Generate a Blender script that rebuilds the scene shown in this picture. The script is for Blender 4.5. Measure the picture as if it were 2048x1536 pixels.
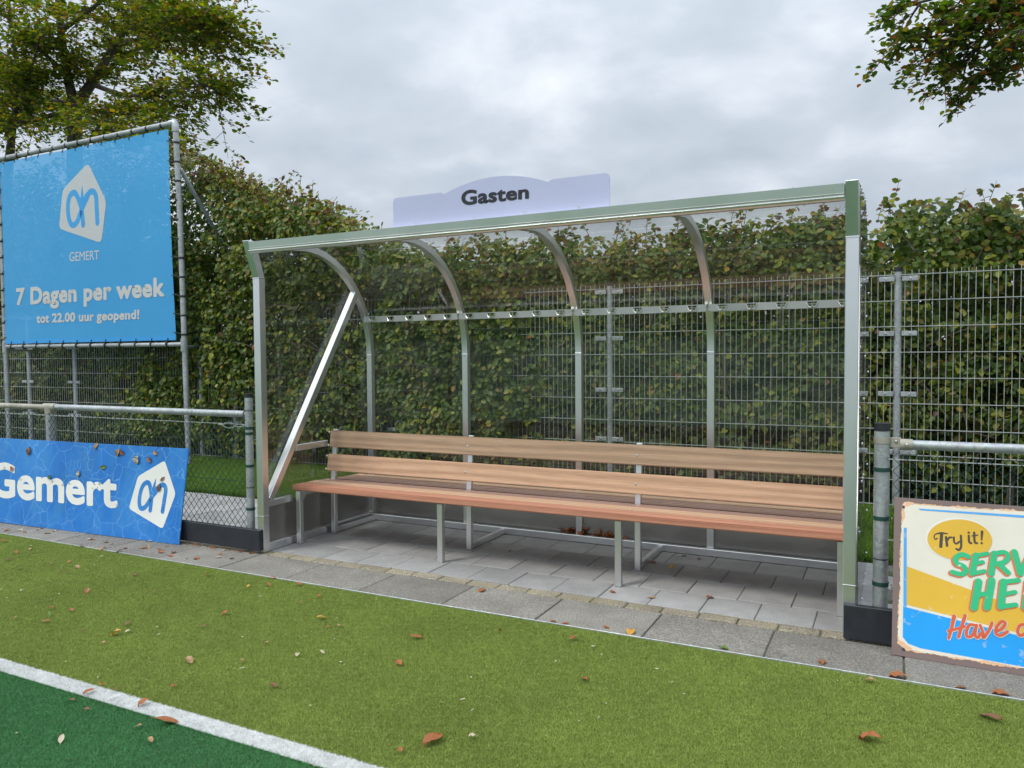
import bpy, bmesh, math, random
import numpy as np
from mathutils import Vector, Matrix
random.seed(7); RNG = np.random.default_rng(11)
S = bpy.context.scene
for o in list(bpy.data.objects): bpy.data.objects.remove(o)
COL = S.collection

# ------------------------------------------------------------------ camera
CAM = np.array([4.147, -4.1198, 1.4201]); YAW, PITCH, ROLL, FPX = 0.4642, -0.0370, -0.0072, 1531.0
def cam_axes():
    f = np.array([-math.sin(YAW)*math.cos(PITCH), math.cos(YAW)*math.cos(PITCH), math.sin(PITCH)])
    r = np.array([math.cos(YAW), math.sin(YAW), 0.]); u = np.cross(r, f)
    c, s = math.cos(ROLL), math.sin(ROLL)
    return c*r+s*u, -s*r+c*u, f
CR, CU, CF = cam_axes()
cd = bpy.data.cameras.new('camera'); cam = bpy.data.objects.new('camera', cd); COL.objects.link(cam)
cd.sensor_width = 36; cd.lens = FPX/2048*36; cd.clip_start = .05; cd.clip_end = 2000
m = Matrix.Identity(4)
for i in range(3): m[i][0], m[i][1], m[i][2], m[i][3] = CR[i], CU[i], -CF[i], CAM[i]
cam.matrix_world = m; S.camera = cam
def ray(x, y): return CF + CR*(x-1024)/FPX - CU*(y-768)/FPX
def on_plane(x, y, P, n):
    d = ray(x, y); t = np.dot(np.array(P)-CAM, n)/np.dot(d, n); return CAM+t*d
def at_z(x, y, z=0.): return on_plane(x, y, (0, 0, z), np.array([0, 0, 1.]))
def at_y(x, y, Y): return on_plane(x, y, (0, Y, 0), np.array([0, 1., 0]))

# ------------------------------------------------------------------ world, sun, exposure
SUN_DIR = Vector((-.35, -.55, .80)).normalized()
W = bpy.data.worlds.new('World'); S.world = W; W.use_nodes = True
nt = W.node_tree; nt.nodes.clear()
def N(nt, t, **k):
    n = nt.nodes.new(t)
    for a, v in k.items():
        if a in n.inputs.keys(): n.inputs[a].default_value = v
        else: setattr(n, a, v)
    return n
wo = N(nt, 'ShaderNodeOutputWorld'); bg = N(nt, 'ShaderNodeBackground'); bg.inputs['Strength'].default_value = .1
sky = N(nt, 'ShaderNodeTexSky', sky_type='NISHITA', sun_disc=False)
sky.sun_elevation = math.asin(SUN_DIR.z); sky.sun_rotation = math.atan2(SUN_DIR.x, SUN_DIR.y)
tc = N(nt, 'ShaderNodeTexCoord'); sep = N(nt, 'ShaderNodeSeparateXYZ'); nt.links.new(tc.outputs['Generated'], sep.inputs[0])
mx = N(nt, 'ShaderNodeMath', operation='MAXIMUM'); mx.inputs[1].default_value = 0.; nt.links.new(sep.outputs['Z'], mx.inputs[0])
ad = N(nt, 'ShaderNodeMath', operation='ADD'); ad.inputs[1].default_value = .32; nt.links.new(mx.outputs[0], ad.inputs[0])
dx = N(nt, 'ShaderNodeMath', operation='DIVIDE'); dy = N(nt, 'ShaderNodeMath', operation='DIVIDE')
for d_, ax in ((dx, 'X'), (dy, 'Y')): nt.links.new(sep.outputs[ax], d_.inputs[0]); nt.links.new(ad.outputs[0], d_.inputs[1])
cb = N(nt, 'ShaderNodeCombineXYZ'); nt.links.new(dx.outputs[0], cb.inputs[0]); nt.links.new(dy.outputs[0], cb.inputs[1])
n1 = N(nt, 'ShaderNodeTexNoise', Scale=2.7, Detail=7., Roughness=.5, Distortion=.15); nt.links.new(cb.outputs[0], n1.inputs['Vector'])
r1 = N(nt, 'ShaderNodeValToRGB'); nt.links.new(n1.outputs['Fac'], r1.inputs[0])
e = r1.color_ramp.elements; e[0].position = .30; e[0].color = (4.1, 4.65, 5.4, 1); e[1].position = .70; e[1].color = (7.3, 7.7, 8.3, 1)
e2 = r1.color_ramp.elements.new(.5); e2.color = (5.05, 5.65, 6.4, 1)
n2 = N(nt, 'ShaderNodeTexNoise', Scale=1.1, Detail=4., Roughness=.5)
mp2 = N(nt, 'ShaderNodeMapping'); mp2.inputs['Location'].default_value = (3.1, 7.7, 0); nt.links.new(cb.outputs[0], mp2.inputs[0]); nt.links.new(mp2.outputs[0], n2.inputs['Vector'])
r2 = N(nt, 'ShaderNodeMapRange'); r2.inputs['From Min'].default_value = .60; r2.inputs['From Max'].default_value = .72; r2.inputs['To Max'].default_value = .45; nt.links.new(n2.outputs['Fac'], r2.inputs['Value'])
mix = N(nt, 'ShaderNodeMixRGB'); nt.links.new(r2.outputs[0], mix.inputs[0]); nt.links.new(r1.outputs[0], mix.inputs[1]); nt.links.new(sky.outputs[0], mix.inputs[2])
zz = N(nt, 'ShaderNodeMath', operation='MULTIPLY'); nt.links.new(mx.outputs[0], zz.inputs[0]); nt.links.new(mx.outputs[0], zz.inputs[1])
zg = N(nt, 'ShaderNodeMath', operation='MULTIPLY_ADD'); zg.inputs[1].default_value = 2.2; zg.inputs[2].default_value = 1.; zc = N(nt, 'ShaderNodeMath', operation='MULTIPLY'); nt.links.new(zz.outputs[0], zc.inputs[0]); nt.links.new(mx.outputs[0], zc.inputs[1]); nt.links.new(zc.outputs[0], zg.inputs[0])   # an overcast sky is brightest overhead
ov = N(nt, 'ShaderNodeVectorMath', operation='SCALE'); nt.links.new(mix.outputs[0], ov.inputs[0]); nt.links.new(zg.outputs[0], ov.inputs['Scale'])
nt.links.new(ov.outputs[0], bg.inputs[0]); nt.links.new(bg.outputs[0], wo.inputs[0])
sl = bpy.data.lights.new('sun', 'SUN'); sl.energy = 1.5; sl.angle = math.radians(14); sl.color = (1, .96, .9)
so = bpy.data.objects.new('sun', sl); COL.objects.link(so); so.rotation_euler = SUN_DIR.to_track_quat('Z', 'Y').to_euler(); so.location = (0, -5, 12)
S.view_settings.view_transform = 'Standard'; S.view_settings.look = 'None'; S.view_settings.gamma = 1; S.view_settings.use_curve_mapping = False
S.view_settings.exposure = 0.26
S.cycles.max_bounces = 10; S.cycles.transparent_max_bounces = 24

# ------------------------------------------------------------------ materials
MATS = {}
class MN:
    def __init__(s, name):
        s.m = bpy.data.materials.new(name); s.m.use_nodes = True; s.t = s.m.node_tree; s.t.nodes.clear(); MATS[name] = s.m
        s.out = s.n('ShaderNodeOutputMaterial'); s.tc = s.n('ShaderNodeTexCoord')
    def n(s, t, **k): return N(s.t, t, **k)
    def l(s, a, b): s.t.links.new(a, b)
    def obj(s, scale=(1, 1, 1), loc=(0, 0, 0), co='Object', rnd=0):
        mp = s.n('ShaderNodeMapping'); mp.inputs['Scale'].default_value = scale; mp.inputs['Location'].default_value = loc; s.l(s.tc.outputs[co], mp.inputs[0])
        if rnd:
            oi = s.n('ShaderNodeObjectInfo'); mu = s.n('ShaderNodeMath', operation='MULTIPLY'); mu.inputs[1].default_value = rnd
            s.l(oi.outputs['Random'], mu.inputs[0]); va = s.n('ShaderNodeVectorMath', operation='ADD'); s.l(mp.outputs[0], va.inputs[0]); s.l(mu.outputs[0], va.inputs[1]); return va.outputs[0]
        return mp.outputs[0]
    def noise(s, vec, scale, detail=4., rough=.55, dist=0.):
        n = s.n('ShaderNodeTexNoise', Scale=scale, Detail=detail, Roughness=rough, Distortion=dist); s.l(vec, n.inputs['Vector']); return n.outputs['Fac']
    def ramp(s, f, stops):
        r = s.n('ShaderNodeValToRGB'); s.l(f, r.inputs[0]); el = r.color_ramp.elements
        while len(el) < len(stops): el.new(.5)
        for e, (p, c) in zip(el, stops): e.position = p; e.color = (c[0], c[1], c[2], 1) if hasattr(c, '__len__') else (c, c, c, 1)
        return r.outputs[0]
    def mix(s, f, a, b, mode='MIX'):
        n = s.n('ShaderNodeMixRGB', blend_type=mode)
        for v, i in ((f, 0), (a, 1), (b, 2)):
            if isinstance(v, (int, float)): n.inputs[i].default_value = v if i == 0 else (v, v, v, 1)
            elif isinstance(v, tuple): n.inputs[i].default_value = (*v, 1)
            else: s.l(v, n.inputs[i])
        return n.outputs[0]
    def bump(s, h, st, d=.01):
        b = s.n('ShaderNodeBump', Strength=st, Distance=d); s.l(h, b.inputs['Height']); return b.outputs[0]
    def pbr(s, col, rough=.6, metal=0., nor=None, spec=.5, link=True):
        p = s.n('ShaderNodeBsdfPrincipled'); p.inputs['Metallic'].default_value = metal; p.inputs['Specular IOR Level'].default_value = spec
        if isinstance(col, tuple): p.inputs['Base Color'].default_value = (*col, 1)
        else: s.l(col, p.inputs['Base Color'])
        if isinstance(rough, (int, float)): p.inputs['Roughness'].default_value = rough
        else: s.l(rough, p.inputs['Roughness'])
        if nor: s.l(nor, p.inputs['Normal'])
        if link: s.l(p.outputs[0], s.out.inputs[0])
        return p
def simple(name, col, rough=.6, metal=0., var=.12, scale=6., spec=.5):
    k = MN(name); v = k.obj(); f = k.noise(v, scale, 5)
    k.pbr(k.mix(1., col, k.ramp(f, [(.3, 1-var), (.7, 1+var*.3)]), 'MULTIPLY'), k.ramp(f, [(.3, rough*.85), (.7, min(1, rough*1.15))]), metal, spec=spec)
# aluminium: brushed, lightly smudged
k = MN('aluminium'); f1 = k.noise(k.obj((1, 1, .6)), 2.2, 4)
k.pbr(k.ramp(f1, [(.3, (.80, .81, .82)), (.75, (.87, .87, .87))]), k.ramp(f1, [(.25, .28), (.75, .38)]), 1.)
k = MN('aluminium_matte'); f1 = k.noise(k.obj(), 5, 4); k.pbr(k.ramp(f1, [(.3, (.56, .56, .56)), (.75, (.68, .68, .68))]), k.ramp(f1, [(.25, .45), (.75, .6)]), .85)
k = MN('aluminium_sheet'); f1 = k.noise(k.obj((1.2, 1.2, 3)), 3, 5)
k.pbr(k.ramp(f1, [(.3, (.30, .29, .27)), (.75, (.37, .355, .335))]), k.ramp(f1, [(.25, .30), (.75, .46)]), .85)
k = MN('galvanised'); f1 = k.noise(k.obj(), 30, 4); f2 = k.noise(k.obj(), 3, 5)
vo = k.n('ShaderNodeTexVoronoi', Scale=60.); k.l(k.obj(), vo.inputs['Vector'])
c = k.mix(.4, k.ramp(f2, [(.3, (.33, .36, .37)), (.7, (.50, .53, .54))]), vo.outputs['Color'], 'SOFT_LIGHT')
bw = k.n('ShaderNodeRGBToBW'); k.l(c, bw.inputs[0]); c2 = k.mix(.75, c, k.mix(1., bw.outputs[0], (.94, 1., 1.02), 'MULTIPLY'))
k.pbr(c2, k.ramp(f1, [(.3, .42), (.7, .6)]), .55)
k = MN('galvanised_wire'); f1 = k.noise(k.obj(), 12, 3); k.pbr(k.ramp(f1, [(.3, (.40, .43, .42)), (.7, (.56, .58, .57))]), .5, .5)
simple('weathered_rail', (.42, .40, .33), .6, .25, .35, 9)
simple('black_rubber', (.018, .02, .024), .6, 0, .3, 20)
simple('black_board', (.022, .026, .034), .5, 0, .3, 14)
simple('green_strap', (.012, .06, .045), .5, 0, .2, 20)
simple('chain_plastic', (.012, .045, .04), .45, 0, .2, 8)
simple('bolt_steel', (.80, .80, .80), .22, 1., .1, 20)
simple('dark_steel', (.12, .12, .13), .4, .9, .1, 20)
# wood
def wood(name, a, b, seed):
    k = MN(name); v = k.obj((2.2, 24, 24), (seed, seed*2, 0), rnd=9.)
    f = k.noise(v, 3.2, 8, .62, 1.6); g = k.noise(k.obj((4, 160, 160), (seed, 0, 0)), 1.2, 3)
    w = k.n('ShaderNodeTexWave', wave_type='RINGS', rings_direction='X', Scale=1.6, Distortion=7., Detail=3.); w.inputs['Detail Scale'].default_value = .8
    k.l(k.obj((.35, 5, 5), (0, .4*seed, .2), rnd=5.), w.inputs['Vector'])
    c = k.mix(.5, k.ramp(f, [(.28, a), (.72, b)]), k.ramp(w.outputs['Fac'], [(.0, tuple(x*.78 for x in a)), (1., tuple(x*1.08 for x in b))]))
    c = k.mix(.3, c, k.ramp(g, [(.35, .45), (.65, 1.1)]), 'MULTIPLY')
    k.pbr(c, k.ramp(f, [(.3, .42), (.7, .62)]), 0, k.bump(g, .12, .002), .4)
wood('wood_tan', (.55, .33, .20), (.71, .465, .305), 1.)
wood('wood_brown', (.41, .27, .17), (.56, .38, .25), 2.)
wood('wood_red', (.46, .19, .115), (.60, .28, .18), 3.)
wood('wood_pink', (.36, .21, .16), (.48, .30, .235), 4.)
# clear polycarbonate: fresnel reflection over tinted transparency
k = MN('clear_panel'); fr = k.n('ShaderNodeFresnel'); bf_ = k.n('ShaderNodeNewGeometry'); io = k.n('ShaderNodeMapRange'); io.inputs['To Min'].default_value = 1.52; io.inputs['To Max'].default_value = 1/1.52; k.l(bf_.outputs['Backfacing'], io.inputs['Value']); k.l(io.outputs[0], fr.inputs['IOR']); tr = k.n('ShaderNodeBsdfTransparent'); tr.inputs[0].default_value = (.895, .90, .88, 1)
gl = k.n('ShaderNodeBsdfGlossy'); gl.inputs['Roughness'].default_value = .012
f1 = k.noise(k.obj(), 1.3, 2); k.l(k.bump(f1, .012, .05), gl.inputs['Normal'])
ms = k.n('ShaderNodeMixShader'); k.l(fr.outputs[0], ms.inputs[0]); k.l(tr.outputs[0], ms.inputs[1]); k.l(gl.outputs[0], ms.inputs[2])
df = k.n('ShaderNodeBsdfDiffuse'); df.inputs[0].default_value = (.6, .62, .6, 1); ms2 = k.n('ShaderNodeMixShader')
sm = k.noise(k.obj((1, 1, 4)), 3.5, 6, .65); k.l(k.ramp(sm, [(.42, .006), (.8, .05)]), ms2.inputs[0]); k.l(ms.outputs[0], ms2.inputs[1]); k.l(df.outputs[0], ms2.inputs[2]); k.l(ms2.outputs[0], k.out.inputs[0])
# concrete pieces
def concrete(name, a, b, speck, lichen=0.):
    k = MN(name); f = k.noise(k.obj((1, 1, 1), co='Object', rnd=40.), 5, 6, .65); g = k.noise(k.obj(rnd=20.), 130, 3, .7); h = k.noise(k.obj(rnd=13.), 420, 2)
    c = k.ramp(f, [(.25, a), (.75, b)])
    oi = k.n('ShaderNodeObjectInfo'); c = k.mix(1., c, k.ramp(oi.outputs['Random'], [(0., .86), (1., 1.1)]), 'MULTIPLY')
    c = k.mix(speck, c, k.ramp(g, [(.36, .25), (.5, .75), (.66, 1.6)]), 'MULTIPLY')
    c = k.mix(k.ramp(h, [(.66, 0.), (.74, .35)]), c, (.52, .51, .47))
    st = k.noise(k.obj(rnd=31.), 1.7, 5, .6); c = k.mix(k.ramp(st, [(.48, 0.), (.75, .45)]), c, tuple(x*.55 for x in a))
    if lichen:
        li = k.noise(k.obj(rnd=7.), 9, 5, .7); c = k.mix(k.ramp(li, [(.5, 0.), (.62, lichen)]), c, (.30, .28, .12))
    k.pbr(c, .88, 0, k.bump(g, .35, .004), .25)
concrete('strip_concrete', (.215, .20, .172), (.325, .305, .265), .65)
concrete('floor_concrete', (.30, .295, .285), (.42, .415, .40), .16)
concrete('path_concrete', (.30, .295, .285), (.43, .42, .405), .25)
concrete('edge_brick', (.27, .235, .175), (.44, .39, .29), .8, .3)
k = MN('joint_sand'); f = k.noise(k.obj(), 60, 4); g = k.noise(k.obj(), 2.5, 4); k.pbr(k.mix(k.ramp(g, [(.5, 0.), (.6, .8)]), k.ramp(f, [(.3, (.09, .085, .07)), (.7, (.19, .18, .15))]), k.ramp(f, [(.3, (.03, .045, .012)), (.7, (.09, .11, .03))])), .95)
k = MN('soil'); f = k.noise(k.obj(), 8, 6); k.pbr(k.ramp(f, [(.3, (.035, .028, .018)), (.7, (.08, .065, .04))]), .95)
# turf sheets and fibres
def turf(name, a, b, scale=1.):
    k = MN(name); f = k.noise(k.obj(), 900, 2, .7); g = k.noise(k.obj(), 1.2, 5); h = k.noise(k.obj(), 60, 3)
    c = k.mix(1., k.ramp(f, [(.3, a), (.7, b)]), k.ramp(g, [(.3, .82), (.7, 1.08)]), 'MULTIPLY')
    c = k.mix(.5, c, k.ramp(h, [(.3, .7), (.7, 1.2)]), 'MULTIPLY'); k.pbr(c, .9, 0, k.bump(f, .6, .01), .2)
turf('turf_light', (.12, .16, .028), (.22, .27, .05)); turf('turf_dark', (.085, .15, .085), (.14, .215, .13)); turf('turf_white', (.7, .72, .7), (.85, .86, .83))
turf('lawn_green', (.02, .045, .006), (.06, .12, .015))
def fibre(name, a, b, c3, big=(.86, 1.1), tl=.15):
    k = MN(name); geo = k.n('ShaderNodeNewGeometry'); oi = k.n('ShaderNodeObjectInfo')
    c = k.ramp(geo.outputs['Random Per Island'], [(0., a), (.55, b), (1., c3)])
    g = k.noise(geo.outputs['Position'], 1.6, 5, .6); c = k.mix(1., c, k.ramp(g, [(.3, big[0]), (.7, big[1])]), 'MULTIPLY')
    g2 = k.noise(geo.outputs['Position'], 22., 4, .65); c = k.mix(1., c, k.ramp(g2, [(.3, .84), (.7, 1.08)]), 'MULTIPLY')
    p = k.pbr(c, .62, 0, spec=.25, link=False); t = k.n('ShaderNodeBsdfTranslucent'); k.l(c, t.inputs[0]); ms = k.n('ShaderNodeMixShader'); ms.inputs[0].default_value = tl
    k.l(p.outputs[0], ms.inputs[1]); k.l(t.outputs[0], ms.inputs[2]); k.l(ms.outputs[0], k.out.inputs[0])
fibre('fibre_light', (.205, .285, .05), (.295, .385, .078), (.40, .475, .13)); fibre('fibre_dark', (.04, .18, .05), (.07, .27, .08), (.12, .35, .13)); fibre('fibre_white', (.82, .83, .80), (.88, .89, .87), (.92, .92, .90), (.96, 1.02))
fibre('lawn_blade', (.09, .19, .018), (.14, .28, .03), (.26, .36, .06), (.75, 1.15), .3)
# leaves: colour comes from the leaf's own pigment (per-leaf attribute)
def leafmat(name, attr=True, col=None, tl=.35):
    k = MN(name)
    if attr: a = k.n('ShaderNodeAttribute', attribute_name='col'); c = a.outputs['Color']
    else: f = k.noise(k.obj(), 25, 4); c = k.ramp(f, [(.3, tuple(x*.7 for x in col)), (.7, tuple(min(1, x*1.2) for x in col))])
    p = k.pbr(c, .42, 0, spec=.35, link=False); t = k.n('ShaderNodeBsdfTranslucent'); hs = k.n('ShaderNodeHueSaturation', Saturation=1.15, Value=1.25); k.l(c, hs.inputs['Color']); k.l(hs.outputs[0], t.inputs[0])
    ms = k.n('ShaderNodeMixShader'); ms.inputs[0].default_value = tl; k.l(p.outputs[0], ms.inputs[1]); k.l(t.outputs[0], ms.inputs[2]); k.l(ms.outputs[0], k.out.inputs[0])
leafmat('leaf')
LEAFCOL = {'green': (.105, .16, .022), 'deep': (.06, .108, .02), 'lime': (.26, .285, .036), 'olive': (.215, .18, .04), 'yellow': (.40, .28, .045), 'rust': (.28, .115, .04), 'brown': (.15, .075, .035)}
for n_, c_ in LEAFCOL.items(): leafmat('leaf_'+n_, False, c_)
for n_, c_ in {'dry_rust': (.36, .13, .045), 'dry_brown': (.22, .10, .05), 'dry_tan': (.42, .26, .13), 'dry_yellow': (.62, .34, .06), 'dry_green': (.12, .20, .03), 'dry_pale': (.55, .47, .33)}.items(): leafmat(n_, False, c_, .12)
k = MN('bark'); f = k.noise(k.obj((6, 6, 1.5)), 5, 7, .65); k.pbr(k.ramp(f, [(.3, (.045, .038, .03)), (.7, (.15, .13, .105))]), .9, 0, k.bump(f, .5, .02))
k = MN('twig'); f = k.noise(k.obj(), 9, 4); k.pbr(k.ramp(f, [(.3, (.06, .045, .03)), (.7, (.15, .11, .075))]), .85)
# signs
simple('sign_lavender', (.50, .53, .73), .45, 0, .05, 2); simple('print_black', (.022, .024, .032), .4, 0, .1, 4)
def mesh_cloth(name, a, b, holes):
    k = MN(name); f = k.noise(k.obj(), .8, 5); g = k.noise(k.obj(), 260, 2)
    p = k.pbr(k.mix(.12, k.ramp(f, [(.3, a), (.7, b)]), k.ramp(g, [(.3, .4), (.7, 1.2)]), 'MULTIPLY'), .55, 0, k.bump(k.noise(k.obj((1, 1, .4)), 2.2, 3), .15, .05), .3, False)
    tr = k.n('ShaderNodeBsdfTransparent'); tl = k.n('ShaderNodeBsdfTranslucent'); tl.inputs[0].default_value = (*b, 1)
    m1 = k.n('ShaderNodeMixShader'); m1.inputs[0].default_value = .2; k.l(p.outputs[0], m1.inputs[1]); k.l(tl.outputs[0], m1.inputs[2])
    m2 = k.n('ShaderNodeMixShader'); m2.inputs[0].default_value = holes; k.l(m1.outputs[0], m2.inputs[1]); k.l(tr.outputs[0], m2.inputs[2]); k.l(m2.outputs[0], k.out.inputs[0])
mesh_cloth('banner_blue', (.08, .45, .90), (.095, .50, .96), .14); mesh_cloth('banner_white', (.74, .73, .68), (.80, .79, .75), .14)
k = MN('board_blue'); f = k.noise(k.obj(), 2.2, 6, .6); wv = k.noise(k.obj(), 3., 3)
dv = k.n('ShaderNodeVectorMath', operation='ADD'); nz = k.n('ShaderNodeTexNoise', Scale=5., Detail=3.); k.l(k.obj(), nz.inputs['Vector']); sc = k.n('ShaderNodeVectorMath', operation='SCALE'); sc.inputs['Scale'].default_value = .13
k.l(nz.outputs['Color'], sc.inputs[0]); k.l(k.obj(), dv.inputs[0]); k.l(sc.outputs[0], dv.inputs[1])
vo = k.n('ShaderNodeTexVoronoi', feature='DISTANCE_TO_EDGE', Scale=5.2); k.l(dv.outputs[0], vo.inputs['Vector'])
vo2 = k.n('ShaderNodeTexVoronoi', feature='DISTANCE_TO_EDGE', Scale=11.); k.l(dv.outputs[0], vo2.inputs['Vector'])
base = k.ramp(f, [(.28, (.012, .135, .44)), (.5, (.018, .185, .57)), (.75, (.045, .26, .66))])
cr = k.ramp(vo.outputs['Distance'], [(.0, .5), (.008, .3), (.014, 0.)]); cr2 = k.ramp(vo2.outputs['Distance'], [(.0, .35), (.012, .2), (.02, 0.)]); gate = k.ramp(wv, [(.5, 0.), (.58, 1.)])
stn = k.ramp(k.noise(k.obj((9, 9, 1.2)), 1.1, 6, .65), [(.45, 0.), (.75, .35)])
c = k.mix(stn, base, (.10, .33, .48)); c = k.mix(cr, c, (.25, .52, .85)); g2 = k.mix(1., cr2, gate, 'MULTIPLY'); c = k.mix(g2, c, (.25, .52, .85)); k.pbr(c, .38, 0, None, .4)
def worn(name, col, amt=.0, wc=(.80, .74, .62), rough=.45):
    k = MN(name); f = k.noise(k.obj(), 3, 5); g = k.noise(k.obj((14, 14, 14)), 1.6, 5, .62)
    c = k.ramp(f, [(.3, tuple(x*.92 for x in col)), (.7, tuple(min(1, x*1.04) for x in col))]); c = k.mix(k.ramp(g, [(.64, 0.), (.66, amt)]), c, wc)
    h = k.noise(k.obj((30, 30, 6)), 1.5, 4); c = k.mix(k.ramp(h, [(.72, 0.), (.76, .3*min(1, amt*2))]), c, (.2, .16, .13)); k.pbr(c, rough)
worn('print_white', (.80, .80, .75), .0); worn('s_brown', (.215, .155, .14), .15, (.35, .27, .24)); worn('s_peach', (.80, .50, .30), .6, (.85, .72, .52)); worn('s_cream', (.80, .76, .64), .3, (.72, .66, .52)); worn('s_blue', (.012, .36, .88), .25)
worn('s_skyblue', (.09, .40, .86), .2); worn('s_yellow', (.78, .48, .045), .35); worn('s_green', (.035, .52, .23), .7); worn('s_orange', (.72, .20, .075), .1); worn('s_red', (.70, .12, .05), .12); worn('s_dark', (.075, .062, .05), .2); worn('s_white', (.85, .84, .78), 0.)

# ------------------------------------------------------------------ mesh helpers
class MB:
    def __init__(s): s.v = []; s.f = []
    def add(s, vs, fs):
        o = len(s.v); s.v += [tuple(map(float, v)) for v in vs]; s.f += [tuple(i+o for i in f) for f in fs]; return s
    def box(s, a, b):
        (x0, y0, z0), (x1, y1, z1) = a, b
        return s.add([(x0, y0, z0), (x1, y0, z0), (x1, y1, z0), (x0, y1, z0), (x0, y0, z1), (x1, y0, z1), (x1, y1, z1), (x0, y1, z1)], [(0, 3, 2, 1), (4, 5, 6, 7), (0, 1, 5, 4), (1, 2, 6, 5), (2, 3, 7, 6), (3, 0, 4, 7)])
    def tube(s, pts, r, n=10, cap=True):
        pts = [Vector(p) for p in pts]; rs = r if hasattr(r, '__len__') else [r]*len(pts); vs = []; fs = []
        up = None
        for i, p in enumerate(pts):
            d = (pts[min(i+1, len(pts)-1)]-pts[max(i-1, 0)]).normalized()
            if up is None: up = Vector((0, 0, 1)) if abs(d.z) < .9 else Vector((0, 1, 0))
            a = d.cross(up).normalized(); b = a.cross(d).normalized(); up = b
            for j in range(n):
                t = 2*math.pi*(j+.5)/n; vs.append(p+(a*math.cos(t)+b*math.sin(t))*rs[i])
        for i in range(len(pts)-1):
            for j in range(n): q = (j+1) % n; fs.append((i*n+j, i*n+q, (i+1)*n+q, (i+1)*n+j))
        if cap: fs.append(tuple(range(n-1, -1, -1))); fs.append(tuple((len(pts)-1)*n+j for j in range(n)))
        return s.add(vs, fs)
    def bar(s, p, q, w, h, side=(1, 0, 0)):       # rectangular tube between two points; w along side
        p, q, a = Vector(p), Vector(q), Vector(side); d = (q-p).normalized(); b = d.cross(a).normalized()
        vs = [c+a*(sx*w/2)+b*(sy*h/2) for c in (p, q) for sx, sy in ((-1, -1), (1, -1), (1, 1), (-1, 1))]
        return s.add(vs, [(3, 2, 1, 0), (4, 5, 6, 7), (0, 1, 5, 4), (1, 2, 6, 5), (2, 3, 7, 6), (3, 0, 4, 7)])
    def prism_x(s, prof, x0, x1):                  # closed profile in (y,z) swept along x
        n = len(prof); return s.add([(x0, y, z) for y, z in prof]+[(x1, y, z) for y, z in prof], [tuple(range(n-1, -1, -1)), tuple(range(n, 2*n))]+[(i, (i+1) % n, n+(i+1) % n, n+i) for i in range(n)])
    def strip_x(s, inner, outer, x0, x1):          # open band between two (y,z) polylines, swept along x
        n = len(inner); vs = [(x0, *p) for p in inner]+[(x0, *p) for p in outer]+[(x1, *p) for p in inner]+[(x1, *p) for p in outer]; fs = []
        for i in range(n-1):
            fs += [(i, i+1, n+i+1, n+i), (2*n+i, 3*n+i, 3*n+i+1, 2*n+i+1), (i, 2*n+i, 2*n+i+1, i+1), (n+i, n+i+1, 3*n+i+1, 3*n+i)]
        fs += [(0, n, 3*n, 2*n), (n-1, 3*n-1, 4*n-1, 2*n-1)]
        return s.add(vs, fs)
    def mesh(s, name, bevel=0, seg=1, smooth=False):
        me = bpy.data.meshes.new(name); me.from_pydata(s.v, [], s.f)
        bm = bmesh.new(); bm.from_mesh(me); bmesh.ops.recalc_face_normals(bm, faces=bm.faces)
        if bevel:
            ed = [e for e in bm.edges if len(e.link_faces) == 2 and e.calc_face_angle(0) > .5]; bmesh.ops.bevel(bm, geom=ed, offset=bevel, segments=seg, affect='EDGES', clamp_overlap=True)
        bm.to_mesh(me); bm.free()
        if smooth:
            for p in me.polygons: p.use_smooth = True
            try: me.set_sharp_from_angle(angle=math.radians(40))
            except Exception: pass
        return me
def link(name, me, mat, parent=None):
    o = bpy.data.objects.new(name, me); COL.objects.link(o)
    if mat and me is not None and len(me.materials) == 0: me.materials.append(MATS[mat])
    if parent: o.parent = parent; o.matrix_parent_inverse = Matrix.Translation(-parent.location) if parent.type == 'EMPTY' else Matrix.Identity(4)
    return o
def part(name, mb, mat, parent, bevel=0, seg=1, smooth=False): return link(name, mb.mesh(name, bevel, seg, smooth), mat, parent)
def tag(o, label=None, cat=None, group=None, kind=None):
    for kx, v in (('label', label), ('category', cat), ('group', group), ('kind', kind)):
        if v: o[kx] = v
    return o
def thing(name, loc, label, cat, group=None):
    o = bpy.data.objects.new(name, None); o.empty_display_size = .1; COL.objects.link(o); o.location = loc; return tag(o, label, cat, group)
def place(name, me, mat, parent, loc, rot=None, scale=None):
    o = link(name, me, mat, parent); o.location = loc
    if rot is not None: o.rotation_mode = 'QUATERNION'; o.rotation_quaternion = rot
    if scale: o.scale = (scale,)*3 if not hasattr(scale, '__len__') else scale
    return o

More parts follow.
